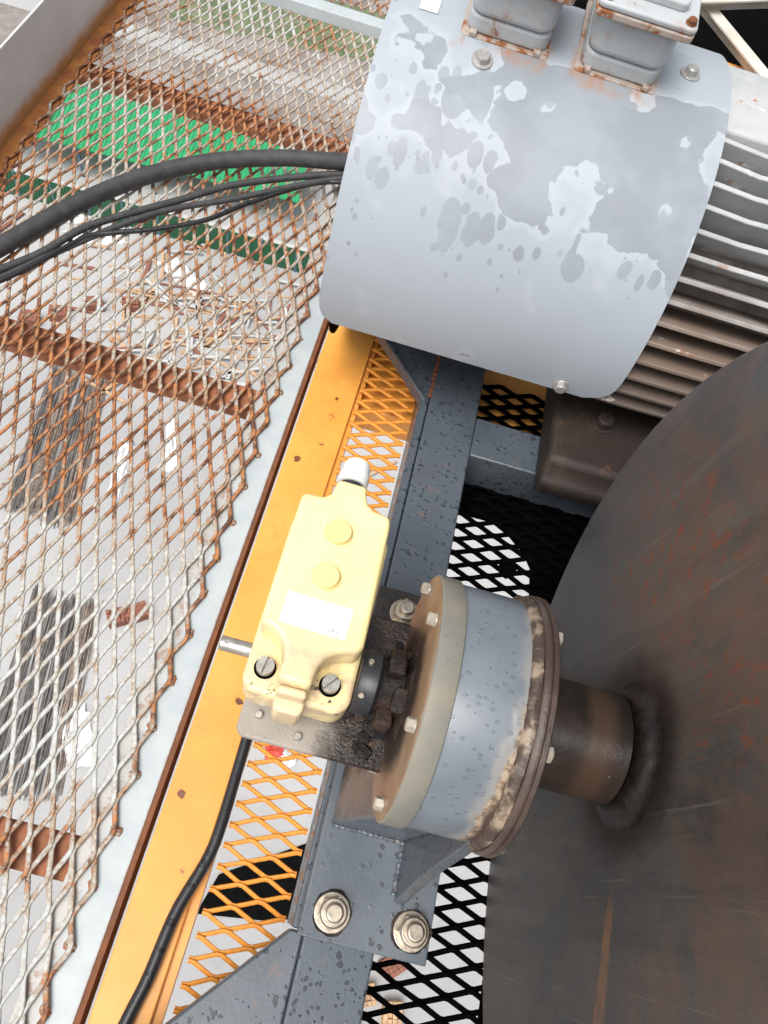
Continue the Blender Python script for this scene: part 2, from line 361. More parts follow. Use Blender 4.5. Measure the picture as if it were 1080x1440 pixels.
def m_rearflange():
    t = NT('rear_flange_grime'); n = t.noise(50, 7, .7); b = t.noise(10, 5)
    col = t.mix(t.ss(b, .4, .65), (.05, .032, .027), (.10, .068, .052))
    sp = t.ss(t.noise(170, 4, .8), .68, .72); col = t.mix(t.math('MULTIPLY', sp, .6), col, (.28, .25, .22))
    t.bump(n, .6, .003)
    return t.fin(col, .38)
M['hub_grease'] = m_simple('wet_hub_grease', (.013, .009, .0075), .42, nscale=90, var=.5, bump=.7, spec=.35)
M['cap'] = m_cap(); M['rim'] = m_rim(); M['weld'] = m_weld(); M['rear'] = m_rearflange(); M['tube'] = m_tube()

def m_ground():
    t = NT('site_concrete'); x, y, z = t.sep()
    n = t.noise(.05, 5, .55); n2 = t.noise(.5, 8, .7); n3 = t.noise(4, 6, .7)
    col = t.mix(t.ss(n, .35, .65), (.345, .345, .345), (.415, .415, .41))  # concrete tones raised in place of haze
    col = t.mix(t.math('MULTIPLY', t.ss(n2, .5, .75), .30), col, (.20, .19, .18))
    col = t.mix(t.math('MULTIPLY', t.ss(n3, .55, .8), .25), col, (.18, .17, .165))
    t.bump(n3, .3, .05)
    return t.fin(col, .85)
def m_soil():
    t = NT('bare_soil'); n = t.noise(.25, 8, .65); n2 = t.noise(1.6, 8, .75)
    col = t.mix(t.ss(n, .35, .65), (.19, .165, .15), (.32, .29, .275))
    col = t.mix(t.math('MULTIPLY', t.ss(n2, .5, .7), .5), col, (.12, .095, .08))
    t.bump(n2, .5, .1)
    return t.fin(col, .95)
def m_grass():
    t = NT('weedy_grass'); n = t.noise(.6, 8, .7)
    return t.fin(t.mix(t.ss(n, .35, .65), (.075, .115, .05), (.20, .22, .13)), .95)
M['ground'] = m_ground(); M['soil'] = m_soil(); M['grass'] = m_grass()
M['green_roof'] = m_simple('green_sheet', (.022, .30, .115), .5, nscale=2.0, var=.1)
M['green_dark'] = m_simple('dark_green_sheet', (.016, .105, .045), .55, nscale=2.0, var=.2)
M['post'] = m_simple('blue_post', (.10, .16, .24), .5)
M['rebar'] = m_simple('rebar_steel', (.17, .155, .145), .7, nscale=3, var=.4)  # both rebar colours lightened in place of haze over the far yard
M['rebar_rust'] = m_simple('rebar_rusty', (.24, .19, .155), .75, nscale=3, var=.4)
M['timber'] = m_simple('timber', (.48, .31, .18), .8, nscale=2, var=.3)
M['brick'] = m_simple('red_brick', (.25, .10, .065), .85, nscale=6, var=.3)
M['tarp'] = m_simple('white_tarp', (.66, .66, .66), .6, nscale=1, var=.05, bump=.4)
M['red'] = m_simple('red_sheet', (.55, .06, .04), .6, nscale=2)
M['pit_black'] = m_simple('pit_black', (.004, .004, .004), .9, nscale=2, spec=.05)
M['pale_concrete'] = m_simple('pale_concrete', (.48, .48, .465), .85, nscale=.6, var=.1)

# ------------------------------------------------------------------ mesh helpers
class B:
    """collects shapes in world coordinates; build() links them as one mesh relative to an origin"""
    def __init__(s): s.v = []; s.f = []
    def add(s, v, f):
        o = len(s.v); s.v += [tuple(p) for p in v]; s.f += [tuple(i + o for i in q) for q in f]; return s
    def box(s, x0, x1, y0, y1, z0, z1, mat=None):
        v = [Vector((x, y, z)) for x in (x0, x1) for y in (y0, y1) for z in (z0, z1)]
        if mat: v = [mat @ p for p in v]
        return s.add(v, [(0, 1, 3, 2), (4, 6, 7, 5), (0, 4, 5, 1), (2, 3, 7, 6), (0, 2, 6, 4), (1, 5, 7, 3)])
    def prism(s, poly, a0, a1, axis='z', mat=None):
        """poly in the plane across `axis` (z: x,y; x: y,z; y: x,z)"""
        n = len(poly)
        def P(p, a): return Vector({'z': (p[0], p[1], a), 'x': (a, p[0], p[1]), 'y': (p[0], a, p[1])}[axis])
        v = [P(p, a0) for p in poly] + [P(p, a1) for p in poly]
        if mat: v = [mat @ p for p in v]
        f = [tuple(range(n - 1, -1, -1)), tuple(range(n, 2 * n))] + [(i, (i + 1) % n, n + (i + 1) % n, n + i) for i in range(n)]
        return s.add(v, f)
    def lathe(s, prof, o=(0, 0, 0), axis='x', n=64, mat=None, wob=None):
        """prof: list of (a, r) along axis; open profile ends get caps"""
        v = []; f = []; m = len(prof)
        for k, (a, r) in enumerate(prof):
            for i in range(n):
                t = 2 * math.pi * i / n
                rr = r + (wob(k, t) if wob else 0)
                c, q = rr * math.cos(t), rr * math.sin(t)
                p = {'x': (a, c, q), 'y': (q, a, c), 'z': (c, q, a)}[axis]
                v.append(Vector(p) + Vector(o))
        for k in range(m - 1):
            for i in range(n):
                j = (i + 1) % n
                f.append((k * n + i, k * n + j, (k + 1) * n + j, (k + 1) * n + i))
        f.append(tuple(range(n - 1, -1, -1))); f.append(tuple((m - 1) * n + i for i in range(n)))
        if mat: v = [mat @ p for p in v]
        return s.add(v, f)
    def tube(s, pts, r, n=12, closed=True):
        pts = [Vector(p) for p in pts]; v = []; f = []; m = len(pts); up = Vector((0, 0, 1))
        for k, p in enumerate(pts):
            d = (pts[min(k + 1, m - 1)] - pts[max(k - 1, 0)]).normalized()
            a = d.cross(up)
            if a.length < 1e-3: a = d.cross(Vector((1, 0, 0)))
            a.normalize(); b = a.cross(d); rr = r(k / (m - 1)) if callable(r) else r
            for i in range(n):
                t = 2 * math.pi * i / n; v.append(p + a * (rr * math.cos(t)) + b * (rr * math.sin(t)))
        for k in range(m - 1):
            for i in range(n):
                j = (i + 1) % n; f.append((k * n + i, k * n + j, (k + 1) * n + j, (k + 1) * n + i))
        f.append(tuple(range(n - 1, -1, -1))); f.append(tuple((m - 1) * n + i for i in range(n)))
        return s.add(v, f)
    def build(s, name, mat, parent=None, bevel=0, seg=2, smooth=40, o=None):
        if o is None: o = parent_origin(parent) if parent else Vector((0, 0, 0))
        o = Vector(o)
        me = bpy.data.meshes.new(name); me.from_pydata([tuple(Vector(p) - o) for p in s.v], [], s.f)
        bm = bmesh.new(); bm.from_mesh(me); bmesh.ops.recalc_face_normals(bm, faces=bm.faces); bm.to_mesh(me); bm.free()
        me.materials.append(M[mat] if isinstance(mat, str) else mat)
        ob = bpy.data.objects.new(name, me); COL.objects.link(ob)
        if parent: ob.parent = parent
        else: ob.location = o
        if bevel:
            bv = ob.modifiers.new('bevel', 'BEVEL'); bv.width = bevel; bv.segments = seg; bv.limit_method = 'ANGLE'; bv.angle_limit = rad(35)
        if smooth:
            me.shade_smooth()
            me.set_sharp_from_angle(angle=rad(smooth))
        return ob
def parent_origin(p):
    o = Vector((0, 0, 0))
    while p is not None: o += p.location; p = p.parent
    return o
def spline(pts, n=10):
    """Catmull-Rom through pts"""
    P = [Vector(p) for p in pts]; P = [2 * P[0] - P[1]] + P + [2 * P[-1] - P[-2]]; out = []
    for i in range(1, len(P) - 2):
        a, b, c, d = P[i - 1:i + 3]
        for k in range(n):
            t = k / n; out.append(.5 * ((2 * b) + (c - a) * t + (2 * a - 5 * b + 4 * c - d) * t * t + (3 * b - a - 3 * c + d) * t ** 3))
    out.append(P[-2]); return out
def arc(cx, cy, r, a0, a1, n=6): return [(cx + r * math.cos(rad(a0 + (a1 - a0) * i / n)), cy + r * math.sin(rad(a0 + (a1 - a0) * i / n))) for i in range(n + 1)]
def rrect(x0, x1, y0, y1, r, n=5): return arc(x1 - r, y0 + r, r, -90, 0, n) + arc(x1 - r, y1 - r, r, 0, 90, n) + arc(x0 + r, y1 - r, r, 90, 180, n) + arc(x0 + r, y0 + r, r, 180, 270, n)
def tag(o, label, cat, group=None, kind=None):
    o['label'] = label; o['category'] = cat
    if group: o['group'] = group
    if kind: o['kind'] = kind
    return o
def struct(o, label=None):
    o['kind'] = 'structure'
    if label: o['label'] = label
    return o
def thing(name, label, cat, loc=(0, 0, 0), group=None):
    o = bpy.data.objects.new(name, None); COL.objects.link(o); o.location = loc; o.empty_display_size = .05
    return tag(o, label, cat, group)
def hexhead(b, c, axis, r, h, rot=0, washer=0, wh=.002, stud=0, sh=0):
    """hex bolt head / nut with optional washer and stud, growing along unit vector axis"""
    axis = Vector(axis).normalized(); q = axis.to_track_quat('Z', 'Y').to_matrix().to_4x4(); mt = Matrix.Translation(c) @ q
    z = 0
    if washer: b.lathe([(0, washer), (wh * .8, washer), (wh, washer * .97)], axis='z', n=28, mat=mt); z = wh
    pr = [(r * math.cos(rad(60 * i + rot)), r * math.sin(rad(60 * i + rot))) for i in range(6)]
    b.prism(pr, z, z + h * .85, mat=mt)
    b.lathe([(z + h * .84, r * .93), (z + h, r * .80)], axis='z', n=24, mat=mt)
    if stud: b.lathe([(z + h, stud), (z + h + sh * .8, stud), (z + h + sh, stud * .8)], axis='z', n=20, mat=mt)

def expanded(u0, nstr, S, v0, nv, L, z, w, h, along='y', jit=.0010, tilt=.5, clip=None, flat=.10):
    """expanded metal: zig-zag strands meeting at nodes. u across, v along the long way of the diamond"""
    b = B(); hs_, hl = S / 2, L / 2; rnd = random.Random(int(abs(u0) * 1000) + nstr)
    jn = {}
    def node(i, j):
        if (i, j) not in jn: jn[(i, j)] = (rnd.uniform(-jit, jit), rnd.uniform(-jit, jit), rnd.uniform(-jit, jit) * 1.2)
        return jn[(i, j)]
    for k in range(nstr):
        pts = []; ends = []
        for j in range(nv + 1):
            side = 0 if (j + k) % 2 == 0 else 1       # node column k or k+1
            i = k + side; dx, dy, dz = node(i, j)
            u = u0 + i * hs_ + (w * .22 if side == 0 else -w * .22) + dx; v = v0 + j * hl + dy
            pts.append((u, v, z + dz + (h * .18 if side else -h * .18), side))
        run = []
        for j in range(len(pts)):
            u, v, zz, sd_ = pts[j]
            if clip and not clip(u, v):
                if len(run) > 1: strand(b, run, w, h, along, tilt)
                run = []; continue
            # a short flat at the node, then straight to the next
            fl = hl * flat
            run += [(u, v - fl, zz, sd_), (u, v + fl, zz, sd_)]
        if len(run) > 1: strand(b, run, w, h, along, tilt)
    return b
def strand(b, run, w, h, along, tilt):
    V = []; F = []; m = len(run)
    sec = [(-.5, -.22), (-.28, -.5), (.28, -.5), (.5, -.22), (.5, .22), (.28, .5), (-.28, .5), (-.5, .22)]
    for k, (u, v, z, sd_) in enumerate(run):
        a = run[max(0, k - 1)]; c = run[min(m - 1, k + 1)]
        d = Vector((c[0] - a[0], c[1] - a[1], 0)).normalized(); s_ = Vector((d.y, -d.x, 0))
        for (p, q) in sec:
            P = Vector((u, v, z)) + s_ * (p * w) + Vector((0, 0, q * h + p * tilt * h))
            V.append((P.x, P.y, P.z) if along == 'y' else (P.y, P.x, P.z))
    n = 8
    for k in range(m - 1):
        for i in range(n):
            j = (i + 1) % n; F.append((k * n + i, k * n + j, (k + 1) * n + j, (k + 1) * n + i))
    F.append(tuple(range(n - 1, -1, -1))); F.append(tuple((m - 1) * n + i for i in range(n)))
    b.add(V, F)

# ================================================================== THE SITE FAR BELOW
GZ = -45.0
b = B(); b.add([(-700, -700, GZ), (700, -700, GZ), (700, 700, GZ), (-700, 700, GZ)], [(0, 1, 2, 3)])
struct(b.build('ground', 'ground', smooth=0), 'pale concrete yard of the building site far below')
def sheet(name, poly, z, mat, label):
    b = B(); b.add([(x, y, GZ + z) for x, y in poly], [tuple(range(len(poly)))]); return struct(b.build(name, mat, smooth=0), label)
def rag(poly, amp, n=6, seed=1):
    r = random.Random(seed); out = []
    for i in range(len(poly)):
        a, c = poly[i], poly[(i + 1) % len(poly)]
        for k in range(n):
            t = k / n; out.append((a[0] + (c[0] - a[0]) * t + r.uniform(-amp, amp), a[1] + (c[1] - a[1]) * t + r.uniform(-amp, amp)))
    return out
sheet('soil', rag([(-140, 61.5), (60, 64.5), (60, 120), (-140, 120)], .5, 24, 2), .03, 'soil', 'bare grey brown soil beyond the green shed')
sheet('grass', rag([(-33, 77), (2, 83), (2, 93), (-33, 87)], .7, 10, 3), .06, 'grass', 'weedy green strip across the bare soil')
sheet('path', [(-120, 68.5), (60, 74.5), (60, 77.2), (-120, 71.2)], .05, 'ground', 'pale concrete path across the bare soil')
sheet('pavement', [(-60, 46.6), (-4, 48.6), (-4, 50.2), (-60, 48.2)], .03, 'pale_concrete', 'pale pavement strip beside the dark green hoarding')

# green roofed shed
sh = thing('site_shed', 'long shed with bright green sheet roof on the site below', 'shed', (-24.5, 54.6, GZ))
rotm = Matrix.Translation((-24.5, 54.6, GZ)) @ Matrix.Rotation(rad(4.5), 4, 'Z')
for i in range(13):
    b = B(); x0 = -13 + i * 2
    b.prism([(-3.9, 3.0), (3.9, 3.9), (3.9, 3.98), (-3.9, 3.08)], x0 + .02, x0 + 1.98, 'x', mat=rotm)
    for k in range(6):
        xx = x0 + .15 + k * .33; b.prism([(-3.9, 3.07), (3.9, 3.97), (3.9, 4.03), (-3.9, 3.13)], xx, xx + .08, 'x', mat=rotm)
    b.build('roof_panel', 'green_roof', sh, smooth=0)
for i in range(5):
    for y, h in ((-3.6, 3.0), (3.6, 3.8)):
        b = B(); x = -12.6 + i * 6.3; b.box(x - .09, x + .09, y - .09, y + .09, 0, h, rotm); b.build('post', 'post', sh, smooth=0)
# dark green hoarding of separate panels
ho = thing('site_hoarding', 'dark green sheet hoarding with blue posts beside the pale pavement', 'hoarding', (-22, 46.4, GZ))
rotm = Matrix.Translation((-22, 46.4, GZ)) @ Matrix.Rotation(rad(2.0), 4, 'Z')
for i in range(16):
    x0 = -24 + i * 3
    b = B(); b.box(x0 + .06, x0 + 2.94, -.03, .03, .1, 2.5, rotm)
    for k in range(9): b.box(x0 + .2 + k * .3, x0 + .3 + k * .3, -.07, -.03, .1, 2.5, rotm)
    b.build('panel', 'green_dark', ho, smooth=0)
    b = B(); b.box(x0 - .06, x0 + .06, -.08, .08, 0, 2.65, rotm); b.build('post', 'post', ho, smooth=0)

def rebar(cx, cy, length, width, rot, n, mat, label, group, seed):
    r = random.Random(seed); b = B()
    mt = Matrix.Translation((cx, cy, GZ)) @ Matrix.Rotation(rad(rot), 4, 'Z')
    for i in range(n):
        x = r.uniform(-width / 2, width / 2); z = .06 + r.random() * .35 * (1 - abs(x) / width * 1.6); a = r.uniform(-.035, .035); s = r.uniform(-.5, .5)
        p = [mt @ Vector((x - a * length / 2 + r.uniform(-.02, .02), -length / 2 + s, z)), mt @ Vector((x + r.uniform(-.06, .06), s, z)), mt @ Vector((x + a * length / 2, length / 2 + s, z))]
        b.tube(p, .030, 5)
    tag(b.build('rebar_bundle', mat, None, o=(cx, cy, GZ), smooth=0), label, 'rebar', group)
for i, (x, y) in enumerate([(-22.6, 24.3), (-21.4, 24.2), (-20.2, 24.0), (-19.2, 24.4)]):
    rebar(x, y, 12, .95, 10 + i * .8, 34, 'rebar_rust' if i % 2 else 'rebar', ('grey steel rebar bundle at the outer end of the brown and grey row', 'brown rebar bundle lying between two grey ones', 'grey steel rebar bundle lying between two brown ones', 'brown rebar bundle next to the white tarpaulin strips')[i], 'rebar bundles in the rusty row', 40 + i)
for i, (x, y) in enumerate([(-16.4, 7.8), (-15.2, 7.6), (-14.0, 7.7), (-12.9, 7.9)]):
    rebar(x, y, 11.5, 1.0, 9 + i * 1.0, 34, 'rebar' if i != 3 else 'rebar_rust', ('dark grey rebar bundle in the grey row away from the crumpled sheet' if i < 3 else 'single brown rebar bundle beside the crumpled white sheet'), 'rebar bundles in the grey row', 60 + i)

def crumple(cx, cy, sx, sy, rot, mat, name, label, cat, seed, group=None, h=.5):
    r = random.Random(seed); b = B(); nx, ny = 9, 9; v = []; f = []
    mt = Matrix.Translation((cx, cy, GZ)) @ Matrix.Rotation(rad(rot), 4, 'Z')
    for layer in (1, 0):
        for i in range(nx):
            for j in range(ny):
                u, w_ = i / (nx - 1) - .5, j / (ny - 1) - .5; e = 1 - max(abs(u), abs(w_)) * 1.7
                z = .05 + max(0, e) * h * r.random() if layer else .015
                k = 1 + (r.uniform(-.22, .12) if max(abs(u), abs(w_)) > .4 else 0)
                v.append(mt @ Vector((u * sx * k, w_ * sy * k, z)))
    N = nx * ny
    for i in range(nx - 1):
        for j in range(ny - 1):
            a, c, d, e = i * ny + j, (i + 1) * ny + j, (i + 1) * ny + j + 1, i * ny + j + 1
            f += [(a, c, d, e), (N + e, N + d, N + c, N + a)]
    rim = [i * ny for i in range(nx)] + [(nx - 1) * ny + j for j in range(1, ny)] + [i * ny + ny - 1 for i in range(nx - 2, -1, -1)] + [j for j in range(ny - 2, 0, -1)]
    for k in range(len(rim)):
        a, c = rim[k], rim[(k + 1) % len(rim)]; f.append((a, N + a, N + c, c))
    b.add(v, f); o = b.build(name, mat, None, o=(cx, cy, GZ), smooth=30); return tag(o, label, cat, group)
crumple(-11.9, 5.4, 2.4, 3.4, 30, 'tarp', 'tarpaulin', 'crumpled white sheet beside the grey rebar row', 'tarpaulin', 1)
crumple(-26.5, 44.0, 5, 1.6, 24, 'tarp', 'tarpaulin', 'long white tarpaulin in front of the dark green hoarding', 'tarpaulin', 2)
crumple(-18.5, 42.6, 5.2, 1.8, -30, 'tarp', 'tarpaulin', 'narrow white tarpaulin lying askew near the timber heap', 'tarpaulin', 3)
crumple(-16.2, 23.5, 1.0, 4.6, 8, 'tarp', 'tarpaulin', 'white tarpaulin strip just beside the brown rebar row', 'tarpaulin', 4)
crumple(-13.6, 26.5, .9, 4.2, 20, 'tarp', 'tarpaulin', 'thin white tarpaulin strip lying farther from the brown rebar', 'tarpaulin', 5)
crumple(-28.6, 55.0 - 9.6, 2.2, 1.2, 15, 'tarp', 'tarpaulin', 'small white tarpaulin close against the dark green hoarding', 'tarpaulin', 6)
crumple(-.2, 7.6, 1.1, .8, 20, 'red', 'plastic_sheet', 'crumpled red sheet lying on the concrete yard', 'plastic sheet', 8, h=.3)
crumple(.75, 7.3, 1.0, .8, -15, 'tarp', 'tarpaulin', 'small white sheet next to the crumpled red sheet', 'tarpaulin', 9, h=.3)
b = B(); b.prism([(-1.9, -1.7), (-1.3, .4), (5.0, 4.2), (9, 4.6), (9, 1.0), (2.2, -1.2)], GZ + .01, GZ + .10)  # darkness of a pit opening drawn as a flat black sheet
tag(b.build('tarpaulin', 'pit_black', None, o=(1, 1, GZ), smooth=0), 'flat black sheet in place of a dark pit in the concrete yard', 'tarpaulin')
# timber heap and brick pallets
r = random.Random(5)
for i in range(150):
    cx, cy = r.gauss(-14.5, 5.2), r.gauss(38.4, 3.6); L_ = r.uniform(1.6, 4.2); wd = r.uniform(.12, .3)
    mt = Matrix.Translation((cx, cy, GZ)) @ Matrix.Rotation(rad(r.choice((15, 20, 100, 60, -30)) + r.uniform(-15, 15)), 4, 'Z')
    b = B(); z = .02 + (i % 4) * .1; b.box(-L_ / 2, L_ / 2, -wd / 2, wd / 2, z if i % 4 else .01, z + .09, mt)
    tag(b.build('timber_plank', ('timber', 'brick', 'timber', 'pale_concrete')[i % 4], None, o=(cx, cy, GZ), smooth=0), ('loose tan plank in the scattered heap in front of the hoarding', 'loose red brown plank in the scattered heap in front of the hoarding', 'loose tan plank in the scattered heap in front of the hoarding', 'loose pale grey plank in the scattered heap in front of the hoarding')[i % 4], 'plank', ('tan planks in the heap', 'red brown planks in the heap', 'tan planks in the heap', 'pale grey planks in the heap')[i % 4])
def pallet(cx, cy, rot, nx, ny, nz, mat, label, group):
    mt = Matrix.Translation((cx, cy, GZ)) @ Matrix.Rotation(rad(rot), 4, 'Z'); b = B(); rr = random.Random(int(cx * 10))
    for i in range(nx):
        for j in range(ny):
            for k in range(nz):
                if k == nz - 1 and rr.random() < .25: continue
                b.box(i * .26 + .01, i * .26 + .25, j * .26 + .01, j * .26 + .25, .12 + k * .14, .12 + k * .14 + .13, mt)
    b.box(0, nx * .26, 0, ny * .26, 0, .12, mt)
    tag(b.build('brick_pallet', mat, None, o=(cx, cy, GZ), smooth=0), label, 'pallet', group)
for i, (x, y) in enumerate([(-28, 33), (-26.2, 34.2), (-21.5, 37), (-24, 36), (-12.4, 12.2), (-11.3, 12.8)]):
    pallet(x, y, 12 + i * 5, 5, 4, 5, 'brick', 'pallet of red bricks standing in the concrete yard', 'brick pallets in the yard')
for i, (x, y) in enumerate([(6.0, -3.3), (7.6, -4.2), (9.2, -2.6), (5.4, -5.4), (8.0, -6.0), (10.4, -4.6)]):
    pallet(x, y, 20 * i, 5, 4, 4, ('brick', 'timber')[i % 2], ('pallet of red bricks below the winch frame', 'stack of sawn timber blocks below the winch frame')[i % 2], ('brick pallets below the winch', 'timber stacks below the winch')[i % 2])

# ================================================================== WALKWAY (left)
WZ = -.12
X_L, X_R = -.972, -.157
wk = thing('walkway_panel', 'rusty white expanded metal walkway panel beside the orange beam', 'walkway', (-.56, .8, WZ))
def m_strip():
    t = NT('white_edge_strip'); x, y, z = t.sep(); n = t.noise(14, 5, .65); r1 = t.noise(46, 6, .72); s1 = t.noise(75, 6, .75)
    col = t.mix(t.ss(n, .35, .65), (.39, .435, .45), (.45, .495, .505))
    e = t.math('ADD', x, t.math('MULTIPLY', t.math('SUBTRACT', r1, .5), .030))
    wv = t.math('ADD', e, t.math('MULTIPLY', t.math('SUBTRACT', t.noise(7, 3), .5), .020))
    col = t.mix(t.math('MULTIPLY', t.ss(wv, .366, .338), .30), col, (.45, .30, .19))
    col = t.mix(t.math('MULTIPLY', t.math('MULTIPLY', t.ss(wv, .362, .350), t.ss(r1, .52, .60)), .6), col, (.26, .105, .048))
    col = t.mix(t.ss(s1, .69, .72), col, (.14, .085, .06))
    edge = t.ss(t.math('ADD', x, t.math('MULTIPLY', t.math('SUBTRACT', r1, .5), .008)), .399, .403); col = t.mix(t.math('MULTIPLY', edge, .7), col, (.33, .17, .09))
    t.bump(s1, .2, .001)
    return t.fin(col, .45)
M['strip'] = m_strip()
b = B(); b.box(-.236, X_R, -.75, 2.20, WZ - .006, WZ); b.build('edge_strip', 'strip', wk, bevel=.0015)
rw = random.Random(21); bt = B()
bt.lathe([(0, .0085), (.003, .0075), (.0055, .003)], (0, 0, 0), 'z', 9, wob=lambda k_, t_: .0018 * math.sin(2 * t_ + 1) + .0008 * math.sin(5 * t_))
tw0 = None
for k in range(38):
    y = -.71 + k * .0745 + rw.uniform(-.004, .004)
    if tw0 is None: tw0 = tw = bt.build('tack_weld', 'walk_mesh', None, o=(0, 0, 0))
    else: tw = tw0.copy(); COL.objects.link(tw)
    tw.parent = wk; tw.location = Vector((-.1945 + rw.uniform(-.002, .003), y, WZ)) - wk.location; tw.rotation_euler = (0, 0, rw.uniform(0, 6))
b = B(); b.box(X_R + .001, X_R + .008, -.75, 2.20, WZ - .05, WZ + .004); b.build('edge_angle', 'rust_edge', wk)
b = B(); b.box(-.968, -.925, -.75, 2.20, WZ - .006, WZ)
t = NT('orange_rust_ledge'); n = t.noise(18, 6, .7)
M['ledge'] = t.fin(t.mix(t.ss(n, .35, .65), (.46, .19, .045), (.30, .10, .035)), .7)
b.build('ledge', 'ledge', wk)
def m_toe():
    t = NT('toe_board_paint'); x, y, z = t.sep(); n = t.noise(9, 6, .65); n2 = t.noise(26, 6, .7)
    col = t.mix(t.ss(n, .3, .7), (.52, .53, .54), (.60, .61, .62))
    rl = t.math('MULTIPLY', t.ss(t.math('ADD', z, t.math('MULTIPLY', t.math('SUBTRACT', n2, .5), .05)), .045, .008), .95)
    col = t.mix(rl, col, (.50, .24, .07))
    col = t.mix(t.ss(n2, .70, .73), col, RUST)
    return t.fin(col, .45)
M['toe'] = m_toe()
b = B(); b.box(-.976, -.970, -.75, 2.6, WZ - .02, .046); b.build('toe_board', 'toe', wk, bevel=.001)
for y in (-.015, .825, 1.66):
    b = B(); b.box(-.968, -.20, y - .030, y + .030, WZ - .034, WZ - .0075); b.build('cross_bar', 'rust_bar', wk, bevel=.002)
nst = int((-.193 - (-.955)) / .01525)
b = expanded(-.193 - nst * .01525, nst, .0305, -.75, 78, .0745, WZ + .0045, .0078, .0062, 'y', clip=lambda u, v: v < 2.16)
o = b.build('expanded_mesh', 'walk_mesh', wk, smooth=60); o['kind'] = 'stuff'
# next panel
w2 = thing('walkway_panel', 'farther white walkway panel behind a pale end bar', 'walkway', (-.56, 2.6, WZ))
b = B(); b.box(-.968, X_R, 2.225, 2.275, WZ - .03, WZ + .004); b.build('end_bar', 'walk_white', w2, bevel=.002)
b = B(); b.box(-.236, X_R, 2.28, 3.4, WZ - .006, WZ); b.build('edge_strip', 'walk_white', w2)
b = expanded(-.193 - nst * .01525, nst, .0305, 2.285, 30, .0745, WZ + .0045, .0078, .0062, 'y')
o = b.build('expanded_mesh', 'walk_mesh', w2, smooth=60); o['kind'] = 'stuff'
for y in (2.5,):
    b = B(); b.box(-.968, -.20, y - .030, y + .030, WZ - .034, WZ - .0075); b.build('cross_bar', 'rust_bar', w2)

# ================================================================== ORANGE BEAM AND PLATFORM MESH
OZ = -.10
ob_ = thing('orange_beam', 'orange painted jib beam with expanded mesh platform under the winch', 'beam', (0, .5, OZ))
b = B(); b.prism([(-.138, -.75), (-.072, -.75), (-.038, 1.15), (-.038, 2.6), (-.138, 2.6)], OZ - .008, OZ); b.build('top_plate', 'orange', ob_, bevel=.002)
b = B(); b.box(-.137, -.129, -.75, 2.6, OZ - .14, OZ - .0085); b.build('side_plate', 'orange', ob_)
b = B(); b.prism([(-.070, -.75), (-.058, -.75), (-.028, 1.15), (-.028, 2.6), (-.040, 2.6)], OZ - .06, OZ - .0085); b.build('inner_flange', 'orange', ob_)
b = B(); b.box(-.127, .70, .885, 1.10, OZ - .10, OZ - .03); b.build('cross_member', 'orange', ob_, bevel=.004)
def orange_clip(u, v):      # u = y, v = x
    return v < .078 and v > -.075 + (u + .75) * .0175
nu = int(3.2 / .01425)
b = expanded(-.75, nu, .0285, -.105, 6, .0700, OZ + .004, .0062, .0055, 'x', clip=orange_clip, jit=.0008)
o = b.build('expanded_mesh', 'orange_mesh', ob_, smooth=60); o['kind'] = 'stuff'
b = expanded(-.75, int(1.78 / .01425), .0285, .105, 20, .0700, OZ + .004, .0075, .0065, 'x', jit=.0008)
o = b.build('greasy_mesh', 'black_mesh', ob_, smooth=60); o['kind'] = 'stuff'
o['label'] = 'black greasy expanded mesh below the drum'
# dark belly plate under the drum with a rounded opening
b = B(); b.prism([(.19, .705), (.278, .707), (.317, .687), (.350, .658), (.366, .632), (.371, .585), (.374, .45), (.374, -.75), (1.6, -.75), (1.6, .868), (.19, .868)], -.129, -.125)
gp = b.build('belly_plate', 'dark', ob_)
b = B(); b.lathe([(-.118, .014), (-.108, .017), (-.098, .010)], (.318, .607, 0), 'z', 9, wob=lambda k, t: .003 * math.sin(3 * t + k)); b.build('grease_lump', 'black_mesh', ob_)

# ================================================================== WINCH FRAME
fr = thing('winch_frame', 'dark blue grey steel winch frame with droplets of rain', 'frame', (.14, .5, OZ))
b = B(); b.box(.0955, .189, -.40, 2.2, OZ - .02, 0); b.build('main_beam', 'steel_blue', fr, bevel=.003)
b = B(); b.box(.0785, .0945, -.028, .99, OZ - .02, -.006); b.build('edge_bar', 'steel_blue', fr, bevel=.003)
b = B(); b.box(.1895, .62, .757, .845, -.10, -.003); b.build('cross_member', 'steel_blue', fr, bevel=.003)
b = B(); b.prism([(.0948, -.030), (.0772, -.030), (-.040, -.156), (-.20, -.335), (-.20, -.45), (.0948, -.45)], -.03, -.003); b.build('corner_plate', 'steel_blue_plain', fr, bevel=.003)
b = B(); b.prism([(.088, .852), (.088, 1.02), (-.040, 1.02), (-.040, .995)], -.02, -.008)
b.prism([(.086, .846), (.0905, .852), (-.036, 1.000), (-.042, .994)], -.03, -.002); b.build('gusset', 'steel_blue', fr, bevel=.002)
b = B(); rz_ = random.Random(9)
b.tube([(.0950 + rz_.uniform(-.001, .001), .86 + k * .003, -.0035 + rz_.uniform(-.0006, .0006)) for k in range(52)], lambda u: .0042 + .001 * math.sin(u * 70), 8)
b.build('weld_seam', 'rust_edge', fr)

